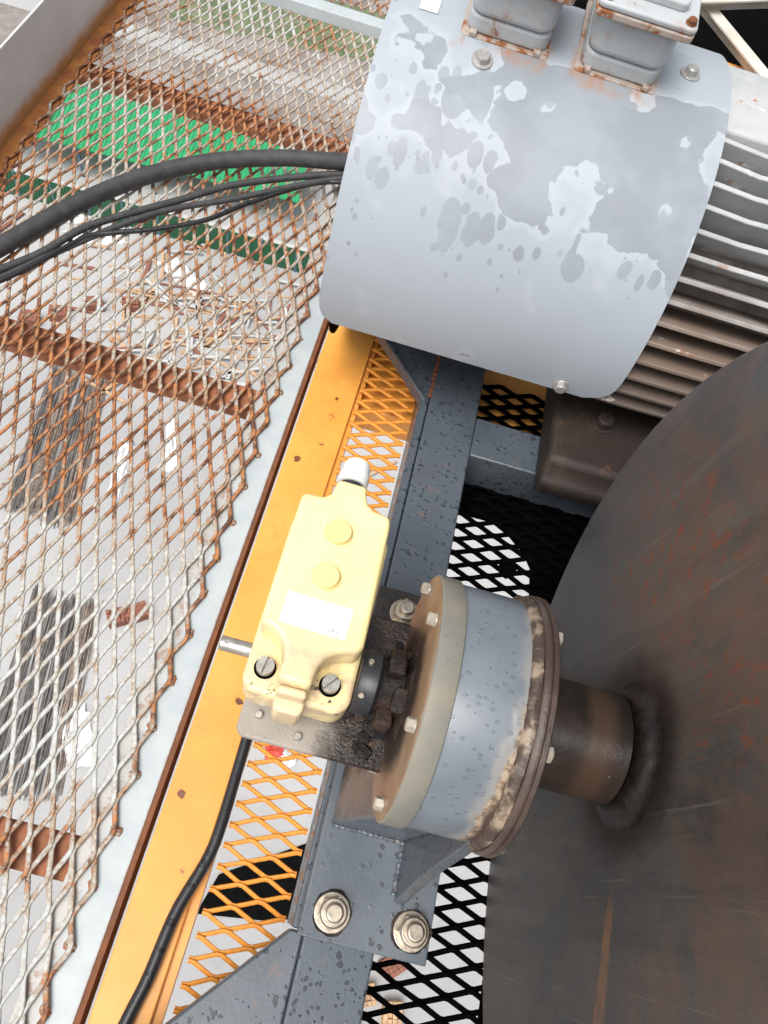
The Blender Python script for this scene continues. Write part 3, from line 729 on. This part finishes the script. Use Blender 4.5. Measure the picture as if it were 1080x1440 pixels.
# ================================================================== BEARING PEDESTAL + HOUSING
def m_greasy(name, lo, hi, fx, fy, fz):
    """wet blue grey paint under a spill of dark grease; the spill grows along (fx,fy,fz)"""
    t = NT(name); x, y, z = t.sep(); n = t.noise(22, 7, .7, dist=.4); b1 = t.noise(8, 5); g = t.noise(80, 6, .75)
    base = t.mix(t.ss(b1, .35, .65), (.080, .098, .116), (.115, .137, .156))
    v1 = t.n('ShaderNodeTexVoronoi'); v1.inputs['Scale'].default_value = 100; t.l(t.co, v1.inputs['Vector']); r1 = t.sep(v1.outputs['Color'])[0]
    dm = t.math('MULTIPLY', t.ss(t.math('SUBTRACT', t.math('MULTIPLY', t.ss(r1, .3, 1), .5), v1.outputs['Distance']), -.03, .06), t.ss(t.noise(14, 3), .4, .6))
    base = t.mix(t.math('MULTIPLY', dm, .7), base, (.03, .035, .045))
    e = t.math('ADD', t.math('ADD', t.math('MULTIPLY', x, fx), t.math('ADD', t.math('MULTIPLY', y, fy), t.math('MULTIPLY', z, fz))), t.math('MULTIPLY', t.math('SUBTRACT', n, .5), .14))
    sp = t.ss(e, lo, hi)
    col = t.mix(sp, base, t.mix(t.ss(n, .4, .62), (.012, .009, .008), (.038, .026, .021)))
    hal = t.math('MULTIPLY', t.ss(e, lo - .05, lo), t.math('SUBTRACT', 1.0, sp)); col = t.mix(t.math('MULTIPLY', hal, .45), col, (.23, .17, .12))
    t.bump(t.math('ADD', t.math('MULTIPLY', dm, .6), t.math('MULTIPLY', g, .5)), .5, .002)
    return t.fin(col, .36)
M['base_greasy'] = m_greasy('greasy_base_plate', .05, .09, 0, 1, 0)
M['pedestal'] = m_greasy('greasy_pedestal', -.045, -.015, -.2, 1.0, 0)
AY, AZ = .207, .329
be = thing('bearing_pedestal', 'blue grey bearing housing with beige rim on a bolted pedestal', 'bearing', (.17, AY, 0))
b = B(); b.box(.085, .2525, -.034, .452, .001, .020); b.build('base_plate', 'base_greasy', be, bevel=.002)
b = B(); b.prism([(.094, .0202), (.197, .0202), (.197, .30), (.142, .30), (.126, .19)], .100, .315, 'y'); b.build('pedestal', 'pedestal', be, bevel=.004)
b = B(); b.prism([(.13, .0205), (.026, .0205), (.029, .034), (.038, .075), (.052, .14), (.064, .21), (.074, .28), (.082, .33), (.13, .33)], .1975, .2110, 'x'); b.build('gusset', 'steel_blue_plain', be, bevel=.002)
b = B(); b.prism([(.284, .0205), (.388, .0205), (.385, .034), (.376, .075), (.362, .14), (.350, .21), (.340, .28), (.332, .33), (.284, .33)], .1975, .2110, 'x'); b.build('gusset', 'steel_blue_plain', be, bevel=.002)
b = B(); rz_ = random.Random(8)
b.tube([(.1955 + rz_.uniform(-.0008, .0008), .034 + k * .002, .0205 + rz_.uniform(-.0005, .0005)) for k in range(34)], lambda u: .0034 + .0008 * math.sin(u * 60), 8)
b.tube([(.096 + k * .002, .0985 + rz_.uniform(-.0008, .0008), .0205 + rz_.uniform(-.0005, .0005)) for k in range(49)], lambda u: .0034 + .0008 * math.sin(u * 80), 8)
b.build('weld_seam', 'steel_blue_plain', be)
BO = (0, AY, AZ)
cap_o = Vector((.119, AY, AZ))
def axis_part(prof, name, mat, parent, n=72, wob=None, bevel=0):
    b = B(); b.lathe(prof, BO, 'x', n, wob=wob)
    ob = b.build(name, mat, parent, bevel=bevel, o=parent_origin(parent))
    return ob
axis_part([(.136, .1232), (.137, .1235), (.200, .1235), (.207, .1225)], 'housing', 'housing_blue', be)
rg = axis_part([(.1115, .1250), (.1128, .1265), (.1340, .1265), (.1352, .1255)], 'front_rim', 'rim', be)
# cap face object with its own origin on the axis so that the grease ring follows it
b = B(); b.lathe([(.1085, .040), (.1098, .1225), (.1108, .1245), (.1114, .1245)], BO, 'x', 72)
cp = b.build('front_cap', 'cap', None, o=cap_o); cp.parent = be; cp.location = cap_o - be.location
rr_ = random.Random(3); ph = [rr_.uniform(0, 6.28) for _ in range(8)]
def wb(k, t): return .0006 * math.sin(37 * t + ph[k % 8]) + .0005 * math.sin(61 * t + ph[(k + 3) % 8]) + .0008 * math.sin(9 * t + ph[(k + 5) % 8])
axis_part([(.198, .1200), (.2005, .1262), (.204, .1285), (.2085, .1290), (.2115, .1275)], 'weld_bead', 'weld', be, 180, wb)
axis_part([(.2100, .1300), (.2125, .1318), (.2155, .1318), (.2162, .1300), (.2172, .1300), (.2180, .1322), (.2225, .1322), (.2240, .1305)], 'rear_flange', 'rear', be)
for a in (13, 66, 119, 177, 236, 302):
    b = B(); y, z = AY + .111 * math.cos(rad(a)), AZ + .111 * math.sin(rad(a))
    hexhead(b, (.1095, y, z), (-1, 0, 0), .0068, .0072, rot=a, washer=.0074, wh=.0012); b.build('bolt', 'bolt_pale', be)
for a in (4, 60, 115, 176, 240, 300):
    b = B(); y, z = AY + .1185 * math.cos(rad(a)), AZ + .1185 * math.sin(rad(a))
    hexhead(b, (.2240, y, z), (1, 0, 0), .0080, .0075, rot=a); b.build('bolt', 'bolt_pale', be)
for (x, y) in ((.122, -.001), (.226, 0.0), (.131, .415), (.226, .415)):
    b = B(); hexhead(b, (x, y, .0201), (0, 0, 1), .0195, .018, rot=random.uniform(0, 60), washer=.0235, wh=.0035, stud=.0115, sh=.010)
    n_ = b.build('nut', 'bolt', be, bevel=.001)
    b = B(); b.lathe([(.0200, .0258), (.0203, .0250)], (x, y, 0), 'z', 36, wob=lambda k, t: .0012 * math.sin(2 * t + x * 90) + .0008 * math.sin(5 * t + 1) + .0005 * math.sin(11 * t)); b.build('grease_shadow_ring', 'grease', be)  # thin dark disc: contact shadow under the nut drawn together with grease

# ================================================================== DRUM
DX = .351
dr = thing('hoist_drum', 'large dark steel hoist drum with streaked round flange', 'winch drum', (DX, AY, AZ))
M['disc'] = m_disc(0.0, 0.0)
b = B(); b.lathe([(DX, .4655), (DX + .014, .4655)], (0, .146, .375), 'x', 160); b.build('flange', 'disc', dr)
b = B(); ra, rb = .4656, .4690; v_ = []; f_ = []
for (xx, rr3) in ((DX + .0004, ra), (DX + .0028, rb), (DX + .0112, rb), (DX + .0136, ra)):
    for i in range(160): v_.append((xx, .146 + rr3 * math.cos(2 * math.pi * i / 160), .375 + rr3 * math.sin(2 * math.pi * i / 160)))
for k in range(4):
    for i in range(160): f_.append((k * 160 + i, k * 160 + (i + 1) % 160, ((k + 1) % 4) * 160 + (i + 1) % 160, ((k + 1) % 4) * 160 + i))
b.add(v_, f_); b.build('worn_edge_highlight', m_simple('worn_steel_highlight', (.20, .175, .145), .42, .4, nscale=70), dr)  # lighter rim colour paints the edge highlight along with the wear
b = B(); b.lathe([(DX + .0145, .27), (DX + 1.0, .27)], (0, .16, .36), 'x', 64); b.build('barrel', 'dark', dr)
b = B(); b.lathe([(DX + 1.001, .4685), (DX + 1.015, .4685)], (0, .146, .375), 'x', 96); b.build('flange', 'dark', dr)
b = B(); b.lathe([(.2245, .057), (.300, .057), (.331, .0575)], BO, 'x', 64)
M['tube'] = m_tube(); tb = b.build('shaft_sleeve', 'tube', None, o=(.2245, AY, AZ)); tb.parent = dr; tb.location = Vector((.2245, AY, AZ)) - dr.location
b = B(); b.lathe([(.3312, .055), (.3342, .0545), (.3350, .053)], BO, 'x', 64); b.build('seal_ring', 'black_mesh', dr)
b = B(); b.lathe([(.3365, .0560), (.3375, .0600), (.3395, .0640), (.3420, .0668), (.3450, .0692), (.3480, .0722), (.3498, .0755), (.3508, .0790)], BO, 'x', 140, wob=lambda k, t: (.0003 * math.sin(29 * t + k) + .0006 * math.sin(7 * t + 1) + .0003 * math.sin(17 * t + 2 * k)) * (k > 0)); b.build('hub_weld', 'hub_grease', dr, smooth=80)

# ================================================================== LIMIT SWITCH + BRACKET + COUPLING
BRZ = .268
br = B(); br.prism([(-.049, .142), (-.042, .135), (.1165, .135), (.1165, .305), (.050, .305), (-.049, .250)], BRZ - .009, BRZ)
def m_bracket():
    t = NT('greasy_bracket'); x, y, z = t.sep(); n = t.noise(26, 7, .7, dist=.3); b_ = t.noise(60, 6, .7); f = t.noise(240, 3)
    base = t.mix(t.ss(t.noise(9, 5), .35, .65), (.36, .33, .29), (.29, .26, .22))
    sp = t.ss(t.noise(70, 6, .75), .62, .68); base = t.mix(t.math('MULTIPLY', sp, .35), base, (.13, .10, .08))
    g = t.ss(t.math('ADD', x, t.math('MULTIPLY', t.math('SUBTRACT', n, .5), .07)), -.006, .032)
    col = t.mix(g, base, t.mix(t.ss(b_, .45, .65), (.016, .010, .009), (.06, .035, .022)))
    t.bump(t.math('ADD', t.math('MULTIPLY', f, .25), t.math('MULTIPLY', t.math('MULTIPLY', b_, g), 1.4)), .6, .003)
    return t.fin(col, t.math('SUBTRACT', .5, t.math('MULTIPLY', g, .2)))
M['bracket'] = m_bracket()
bro = thing('switch_bracket', 'grey bracket plate soaked in grease carrying the yellow limit switch', 'bracket', (.03, .22, BRZ))
br.build('plate', 'bracket', bro, bevel=.003)
b = B(); b.box(.1085, .1160, .150, .300, .205, BRZ - .0095); b.build('angle_leg', 'grease', bro, bevel=.002)
for (x, y) in ((.016, .148), (-.030, .160)):
    b = B(); hexhead(b, (x, y, BRZ + .0003), (0, 0, 1), .0045, .006); b.build('screw', 'screw', bro)

ls = thing('limit_switch', 'cream yellow hoist limit switch box with white label and two round caps', 'limit switch', (0, .165, BRZ))
# lower shell
b = B(); out = rrect(-.054, .057, .165, .372, .018, 6); b.prism(out, BRZ + .022, .3415); b.build('base_shell', 'cover', ls, bevel=.005, seg=3)
b = B(); b.prism(rrect(-.044, .047, .185, .362, .010), BRZ + .0005, BRZ + .0215); b.build('foot', 'cover_base', ls, bevel=.002)
# cover: wide body, neck, cut-away corners for the screws, tongue between them
cov = [(-.0505, .226), (-.0495, .362)] + arc(-.0425, .3665, .007, 180, 90, 4) + [(-.030, .3738), (-.0225, .3765), (-.0190, .383), (-.0175, .392), (-.0170, .4005), (.0165, .4005), (.0175, .390), (.0215, .3800), (.029, .3740)] + arc(.0425, .3655, .007, 90, 0, 4) + [(.0505, .360), (.0535, .224)]
cov += arc(.0325, .190, .0205, 62, 195, 8)[0:0]
cov += [(.0500, .2165), (.0410, .2150), (.0290, .2110), (.0200, .2030), (.0150, .1920), (.0135, .1720), (-.0180, .1720), (-.0190, .1930), (-.0225, .2060), (-.0300, .2150), (-.0400, .2195), (-.0480, .2205)]
b = B(); b.prism(cov, .3418, .385); b.build('cover', 'cover', ls, bevel=.006, seg=4)
b = B(); b.prism([(-.0175, .156), (-.013, .151), (.009, .151), (.0130, .156), (.0130, .170), (-.0175, .170)], .300, .352); b.build('latch_tab', 'cover_base', ls, bevel=.004, seg=3)
b = B(); b.prism([(-.0165, .163), (.0120, .163), (.0120, .1715), (-.0165, .1715)], .342, .374); b.build('tongue', 'cover_base', ls, bevel=.003, seg=2)
for y in (.335, .2835):
    b = B(); b.lathe([(.3845, .0156), (.3853, .0156), (.3858, .0150)], (-.0008, y, 0), 'z', 40); b.lathe([(.3850, .0136), (.3905, .0136), (.3918, .0126)], (-.0008, y, 0), 'z', 40)
    b.build('cap', 'cover_cap', ls)
lab = B(); mt = Matrix.Translation((.0005, .2420, .3853)) @ Matrix.Rotation(rad(-1.5), 4, 'Z'); lab.box(-.0335, .0335, -.0165, .0165, 0, .0006, mt)
lb = lab.build('label_plate', 'label', ls)
b = B()
for (x0, y0, x1, y1) in ((.014, -.0085, .0165, -.0085), (.0165, -.0085, .0160, -.0125), (.0160, -.0125, .0140, -.0115), (.0185, -.0125, .0185, -.0090), (.0185, -.0090, .0205, -.0120), (.0205, -.0120, .0205, -.0085), (.0225, -.0090, .0235, -.0120), (.0235, -.0120, .0250, -.0090)):
    d = Vector((x1 - x0, y1 - y0, 0)); nn = Vector((-d.y, d.x, 0)).normalized() * .00035
    P = [Vector((x0, y0, .0007)) + nn, Vector((x0, y0, .0007)) - nn, Vector((x1, y1, .0007)) - nn, Vector((x1, y1, .0007)) + nn]
    P = P + [p + Vector((0, 0, .0002)) for p in P]; b.add([mt @ p for p in P], [(3, 2, 1, 0), (4, 5, 6, 7), (0, 1, 5, 4), (1, 2, 6, 5), (2, 3, 7, 6), (3, 0, 4, 7)])
ik = b.build('writing', 'ink', None, o=parent_origin(ls), smooth=0); ik.parent = lb; ik.location = (0, 0, 0)
for (x, y, a) in ((-.0345, .1905, 82), (.0325, .1900, 52)):
    b = B(); b.lathe([(.3420, .0112), (.3428, .0112)], (x, y, 0), 'z', 32); g = b.build('washer_ring', 'black_mesh', ls)
    b = B(); mt = Matrix.Translation((x, y, .3430)) @ Matrix.Rotation(rad(a), 4, 'Z')
    for s_ in (-1, 1):     # two halves of the head leave a real slot
        pts = [(-.0087, s_ * .0010)] + [(.0089 * math.cos(rad(t_)), s_ * .0089 * math.sin(rad(t_))) for t_ in range(172, 6, -8)] + [(.0087, s_ * .0010)]
        if s_ < 0: pts = pts[::-1]
        b.prism(pts, .004, .0105, mat=mt)
    b.lathe([(0, .0090), (.0045, .0090)], (0, 0, 0), 'z', 32, mat=mt)
    b.build('screw', 'screw', ls, bevel=.0008)
b = B(); b.lathe([(.3995, .0140), (.4080, .0140)], (-.001, 0, .362), 'y', 28); b.build('gland_seal', 'black_plastic', ls)
b = B(); b.lathe([(.4082, .0172), (.4220, .0172), (.4230, .0160), (.4340, .0158), (.4385, .0135), (.4400, .0090)], (-.001, 0, .362), 'y', 32); b.build('cable_gland', 'white_plastic', ls)
b = B(); b.lathe([(-.086, .0065), (-.085, .0078), (-.0535, .0078)], (0, AY, AZ + .002), 'x', 24)
b.lathe([(.0, .0026), (.0006, .0026)], (-.079, AY, AZ + .0098), 'z', 12); b.build('shaft_stub', 'screw', ls)

cpl = thing('shaft_coupling', 'black greasy shaft coupling between the limit switch and bearing', 'coupling', (.085, AY, AZ))
b = B(); b.lathe([(.0575, .031), (.060, .033), (.077, .033), (.080, .030)], BO, 'x', 40); b.build('sleeve', 'black_plastic', cpl)
for j in range(3):
    b = B(); a = 60 + j * 120
    pl = [(AY + r_ * math.cos(rad(t_)), AZ + r_ * math.sin(rad(t_))) for r_, t_ in [(.024, a - 24)] + [(.044, a - 24 + i * 8) for i in range(7)] + [(.024, a + 24)]]
    b.prism(pl, .0835, .1010, 'x'); b.build('jaw', 'grease', cpl, bevel=.003)
    b = B(); a += 62
    pl = [(AY + r_ * math.cos(rad(t_)), AZ + r_ * math.sin(rad(t_))) for r_, t_ in [(.024, a - 22)] + [(.041, a - 22 + i * 8) for i in range(6)] + [(.024, a + 20)]]
    b.prism(pl, .0945, .1125, 'x'); b.build('jaw', 'grease', cpl, bevel=.003)
b = B(); b.lathe([(.0802, .026), (.1162, .026)], BO, 'x', 32); b.build('core', 'grease', cpl)
b = B(); b.lathe([(.104, .030), (.108, .046), (.1150, .048), (.1160, .043)], BO, 'x', 60, wob=lambda k, t: .0025 * math.sin(11 * t) + .002 * math.sin(23 * t + 1)); b.build('hub', 'grease', cpl)
rg_ = random.Random(31)
for k in range(14):
    gx, gy = rg_.uniform(.084, .106), rg_.uniform(.150, .275); rr3 = rg_.uniform(.006, .011); ph_ = rg_.uniform(0, 6)
    b = B(); b.lathe([(BRZ - .001, rr3), (BRZ + rr3 * .16, rr3 * .92), (BRZ + rr3 * .32, rr3 * .7), (BRZ + rr3 * .42, rr3 * .3)], (gx, gy, 0), 'z', 14, wob=lambda k_, t_: rr3 * (.16 * math.sin(2 * t_ + ph_) + .10 * math.sin(5 * t_ + k_)))
    b.build('grease_clump', 'grease', cpl)
for (a, x) in ((70, .066), (128, .064)):
    b = B(); d = Vector((0, math.cos(rad(a)), math.sin(rad(a)))); hexhead(b, Vector((x, AY, AZ)) + d * .0325, d, .0032, .004); b.build('set_screw', 'bolt', cpl)

# ================================================================== MOTOR
MY, MZ, MR = 1.137, .20, .330
CX0, CX1 = -.131, .367
M['fin_gap_dark'] = m_simple('motor_barrel_shade', (.20, .175, .155), .7, nscale=30)  # barrel colour darkened to put shade into the gaps between fins
mo = thing('hoist_motor', 'grey finned hoist motor under a wet curved cowl', 'motor', (.3, MY, 0))
M['cowl'] = m_cowl(MY - MY, MZ - 0, MR, (.345, .382, .422))
def pol(a, r): return (MY + r * math.cos(rad(a)), MZ + r * math.sin(rad(a)))
# cowl sheet: cylinder sheet from low front (186 deg) over the top to the back, rounded lower corners
b = B(); NA = 90; NXs = 40; A0, A1 = 185.2, -10.0
vs = []
def cowl_x(i, a):
    u = i / NXs; d = max(0.0, 1 - (A0 - a) / 9.0)       # rounded corners near the lower edge
    cut = .026 * (1 - math.sqrt(max(0, 1 - d * d))) if d > 0 else 0
    return (CX0 + cut) * (1 - u) + (CX1 - cut * 1.6) * u
for layer, rr2 in ((0, MR), (1, MR - .004)):
    for j in range(NA + 1):
        a = A0 + (A1 - A0) * (j / NA) ** 1.0
        for i in range(NXs + 1):
            y, z = pol(a, rr2); vs.append((cowl_x(i, a), y, z))
W_ = NXs + 1; N_ = W_ * (NA + 1); fs = []
for j in range(NA):
    for i in range(NXs):
        a_, b_, c_, d_ = j * W_ + i, j * W_ + i + 1, (j + 1) * W_ + i + 1, (j + 1) * W_ + i
        fs += [(a_, b_, c_, d_), (N_ + d_, N_ + c_, N_ + b_, N_ + a_)]
rim = [i for i in range(W_)] + [j * W_ + NXs for j in range(1, NA + 1)] + [NA * W_ + i for i in range(NXs - 1, -1, -1)] + [j * W_ for j in range(NA - 1, 0, -1)]
for k in range(len(rim)):
    p, q = rim[k], rim[(k + 1) % len(rim)]; fs.append((p, N_ + p, N_ + q, q))
b.add(vs, fs); cw = b.build('cowl', 'cowl', mo, smooth=40)
b = B(); b.lathe([(CX0 + .012, MR - .05), (CX0 + .016, MR - .05)], (0, MY, MZ), 'x', 72); b.build('end_grille', 'dark', mo)
b = B(); b.lathe([(CX1 - .12, .240), (CX1 + .75, .240)], (0, MY, MZ), 'x', 72); b.build('barrel', 'fin_gap_dark', mo)
rf = random.Random(11)
for k in range(-2, 14):
    a = 107.5 + k * 6.1
    if k < 0: a = 107.5 + k * 6.1
    b = B(); wv = [rf.uniform(-.002, .002) for _ in range(6)]; n = 12; vs = []; fs = []
    tipr = .317 if k >= 0 else .300
    for i in range(n + 1):
        x = CX1 - .055 + i * (.76 / n); dd = .0012 * math.sin(i * 1.9 + wv[0] * 900) + wv[1] * .4
        notch = -.006 if (i == 2 and k < 6) else 0
        for (rr2, th_) in ((.236, .0062), (tipr + dd + notch, .0036)):
            for s_ in (-1, 1):
                da = math.degrees(s_ * th_ / rr2); y, z = pol(a + da, rr2); vs.append((x, y, z))
    for i in range(n):
        o_ = i * 4; p_ = o_ + 4
        fs += [(o_, o_ + 2, p_ + 2, p_), (o_ + 1, p_ + 1, p_ + 3, o_ + 3), (o_ + 2, o_ + 3, p_ + 3, p_ + 2)]
    fs += [(0, 1, 3, 2), (n * 4, n * 4 + 2, n * 4 + 3, n * 4 + 1)]
    b.add(vs, fs); b.build('fin', 'motor', mo, bevel=.0014)
b = B(); b.prism([(MY - .080, .47), (MY - .080, .5075), (MY - .070, .512), (MY + .09, .512), (MY + .09, .45), (MY, .45)], CX1 - .05, CX1 + .62, 'x'); b.build('top_pad', 'motor', mo, bevel=.004)
# foot block
M['foot'] = m_paint('brown_foot', (.020, .013, .0095), .2, .03, 30, .65, dirt=.3, dirtcol=(.05, .032, .022), bump=.4)  # brown darkened further: shadow the block lies in put into the colour
b = B(); b.prism([(.716, .0005), (.712, .036), (.730, .048), (.742, .076), (1.0, .076), (1.0, .0005)], .312, .62, 'x'); b.build('foot', 'foot', mo, bevel=.011, seg=4)
b = B(); hexhead(b, (.402, .846, .0762), (0, 0, 1), .0165, .018, rot=15, washer=.021, wh=.003); b.build('foot_bolt', 'foot', mo, bevel=.001)
# bolts in the cowl
for (x, a, wsh) in ((.0115, 109.3, .0150), (.3034, 92.6, .0150), (.282, 182.6, .0120)):
    b = B(); y, z = pol(a, MR); d = Vector((0, math.cos(rad(a)), math.sin(rad(a))))
    hexhead(b, (x, y, z), d, .0098, .009, rot=20, washer=wsh, wh=.0025); b.build('cowl_bolt', 'bolt_grey', mo)
b = B(); y, z = pol(97.0, MR + .0005); d = Vector((0, math.cos(rad(97)), math.sin(rad(97))))
mt = Matrix.Translation((-.078, y, z)) @ Matrix.Rotation(rad(7), 4, 'X'); b.box(-.013, .013, -.02, .02, 0, .0015, mt); b.build('small_plate', 'label', mo)
# terminal boxes
M['tbox'] = m_paint('terminal_box_grey', (.42, .45, .465), .05, .34, 26, .42, dirt=.05, dirtcol=(.35, .2, .1), bump=.15)
M['tbox_rust'] = m_paint('terminal_box_rim', (.40, .36, .32), .08, .72, 40, .6, bump=.3)
def tbox(x0, wd):
    tilt = 9.0; y, z = pol(103.8, MR); mt = Matrix.Translation((x0, y, z - .004)) @ Matrix.Rotation(rad(tilt), 4, 'X')
    h = .086; Ln = .15
    t_ = bpy.data.objects.new('terminal_box', None); COL.objects.link(t_); t_.parent = mo
    b = B(); b.prism(rrect(0, wd, 0, Ln, .006, 3), 0, .006, mat=mt)
    for q in (.012, wd - .022): b.prism([(q, -.001), (q + .010, -.001), (q + .010, .008), (q, .008)], .006, .012, mat=mt)
    b.build('base_flange', 'tbox_rust', t_, bevel=.001, o=parent_origin(mo))
    b = B(); b.prism(rrect(.005, wd - .005, .007, Ln - .01, .018, 6), .0062, .030, mat=mt); b.build('skirt', 'tbox', t_, bevel=.004, seg=3, o=parent_origin(mo))
    b = B(); b.prism(rrect(.004, wd - .004, .004, Ln - .008, .022, 8), .0305, h, mat=mt); b.build('body', 'tbox', t_, bevel=.010, seg=4, o=parent_origin(mo))
    b = B(); b.prism(rrect(-.006, wd + .006, -.008, Ln, .008, 4), h + .0002, h + .010, mat=mt)
    b.build('rim', 'tbox_rust', t_, bevel=.002, o=parent_origin(mo))
    b = B(); b.prism(rrect(-.0055, wd + .0055, -.0072, Ln, .008, 4), h + .0104, h + .019, mat=mt)
    b.prism(rrect(.012, wd - .012, .018, Ln - .02, .010, 4), h + .018, h + .030, mat=mt)
    b.build('lid', 'tbox', t_, bevel=.003, seg=3, o=parent_origin(mo))
    for q in (.005, wd - .005):
        b = B(); hexhead(b, mt @ Vector((q, .004, h + .0192)), mt.to_3x3() @ Vector((0, 0, 1)), .0062, .005, washer=.0075, wh=.001); b.build('lid_screw', 'rust_edge', t_, o=parent_origin(mo))
tbox(.137, .120); tbox(-.028, .126)

# ================================================================== CABLES
def cable(pts, r, name, mat, label, cat, group=None, n=12):
    b = B(); s_ = spline(pts, n); b.tube(s_, r, 14); return tag(b.build(name, mat, None, o=pts[0], smooth=60), label, cat, group)
cable([(-.97, .70, -.085), (-.88, .87, -.093), (-.817, .995, -.093), (-.741, 1.155, -.092), (-.642, 1.301, -.088), (-.517, 1.408, -.080), (-.369, 1.466, -.06), (-.235, 1.475, -.03), (-.14, 1.46, .02), (-.06, 1.42, .06)], .0185, 'power_cable', 'black_rubber', 'thick black power cable curving across the rusty walkway mesh', 'cable')
cable([(-.90, .79, -.104), (-.798, .945, -.104), (-.746, 1.022, -.104), (-.686, 1.128, -.098), (-.548, 1.264, -.09), (-.436, 1.364, -.08), (-.24, 1.46, -.055), (-.08, 1.46, 0)], .0078, 'control_cable', 'black_rubber', 'thin grey cable running just below the thick power cable', 'cable')
cable([(-.885, .79, -.108), (-.785, .937, -.108), (-.679, 1.104, -.108), (-.572, 1.228, -.10), (-.44, 1.320, -.09), (-.236, 1.45, -.06), (-.08, 1.44, 0)], .0068, 'control_cable', 'black_rubber', 'middle thin cable between two others on the walkway mesh', 'cable')
cable([(-.90, .765, -.107), (-.775, .94, -.107), (-.690, 1.090, -.105), (-.640, 1.130, -.104), (-.564, 1.172, -.100), (-.475, 1.236, -.095), (-.394, 1.330, -.088), (-.259, 1.440, -.07), (-.08, 1.42, -.01)], .0055, 'control_cable', 'hose', 'thinnest sagging black cable lowest over the walkway mesh', 'cable')
cable([(.0, .215, .255), (-.02, .24, .16), (-.045, .26, .0), (-.050, .225, -.075), (-.050, .17, -.087), (-.049, .07, -.086), (-.054, .023, -.087), (-.073, -.046, -.089), (-.082, -.126, -.089), (-.091, -.173, -.089), (-.11, -.29, -.089), (-.12, -.5, -.089)], .0085, 'switch_cable', 'hose', 'wet black cable running down along the orange beam below the switch', 'cable')

# ================================================================== TOP RIGHT LATTICE
def bar(p, q, w_, name, mat, label, cat, group=None):
    p, q = Vector(p), Vector(q); d = (q - p); L_ = d.length; mt = Matrix.Translation(p) @ d.to_track_quat('X', 'Z').to_matrix().to_4x4()
    b = B(); b.prism([(-w_ / 2, -w_ / 2), (w_ / 2, -w_ / 2), (w_ / 2, -w_ / 2 + .007), (-w_ / 2 + .007, -w_ / 2 + .007), (-w_ / 2 + .007, w_ / 2), (-w_ / 2, w_ / 2)], 0, L_, 'x', mat=mt @ Matrix.Rotation(rad(180), 4, 'X'))
    return tag(b.build(name, mat, None, o=p, bevel=.001), label, cat, group)
bar((.45, 2.68, -.06), (1.8, 3.60, -.06), .055, 'lattice_bar', 'lattice', 'pale rusty lattice bar running level behind the terminal box', 'lattice bar')
bar((.66, 3.02, -.10), (1.25, 2.00, -.10), .050, 'lattice_bar', 'lattice', 'pale rusty diagonal lattice bar crossing over the black plate', 'lattice bar')
b = B(); b.box(.25, 1.8, 2.62, 2.70, -.19, -.13); tag(b.build('orange_rail', 'orange', None, o=(.9, 2.66, -.13), bevel=.003), 'orange cross rail with peeling paint behind the motor', 'rail')
b = B(); b.box(-.02, 2.4, 1.75, 5.5, -.40, -.30); tag(b.build('void_plate', 'dark', None, o=(1, 3, -.3), bevel=.003), 'black plate filling the dark void under the lattice bars', 'deck plate')  # black plate put in to fill the dark void behind the bars
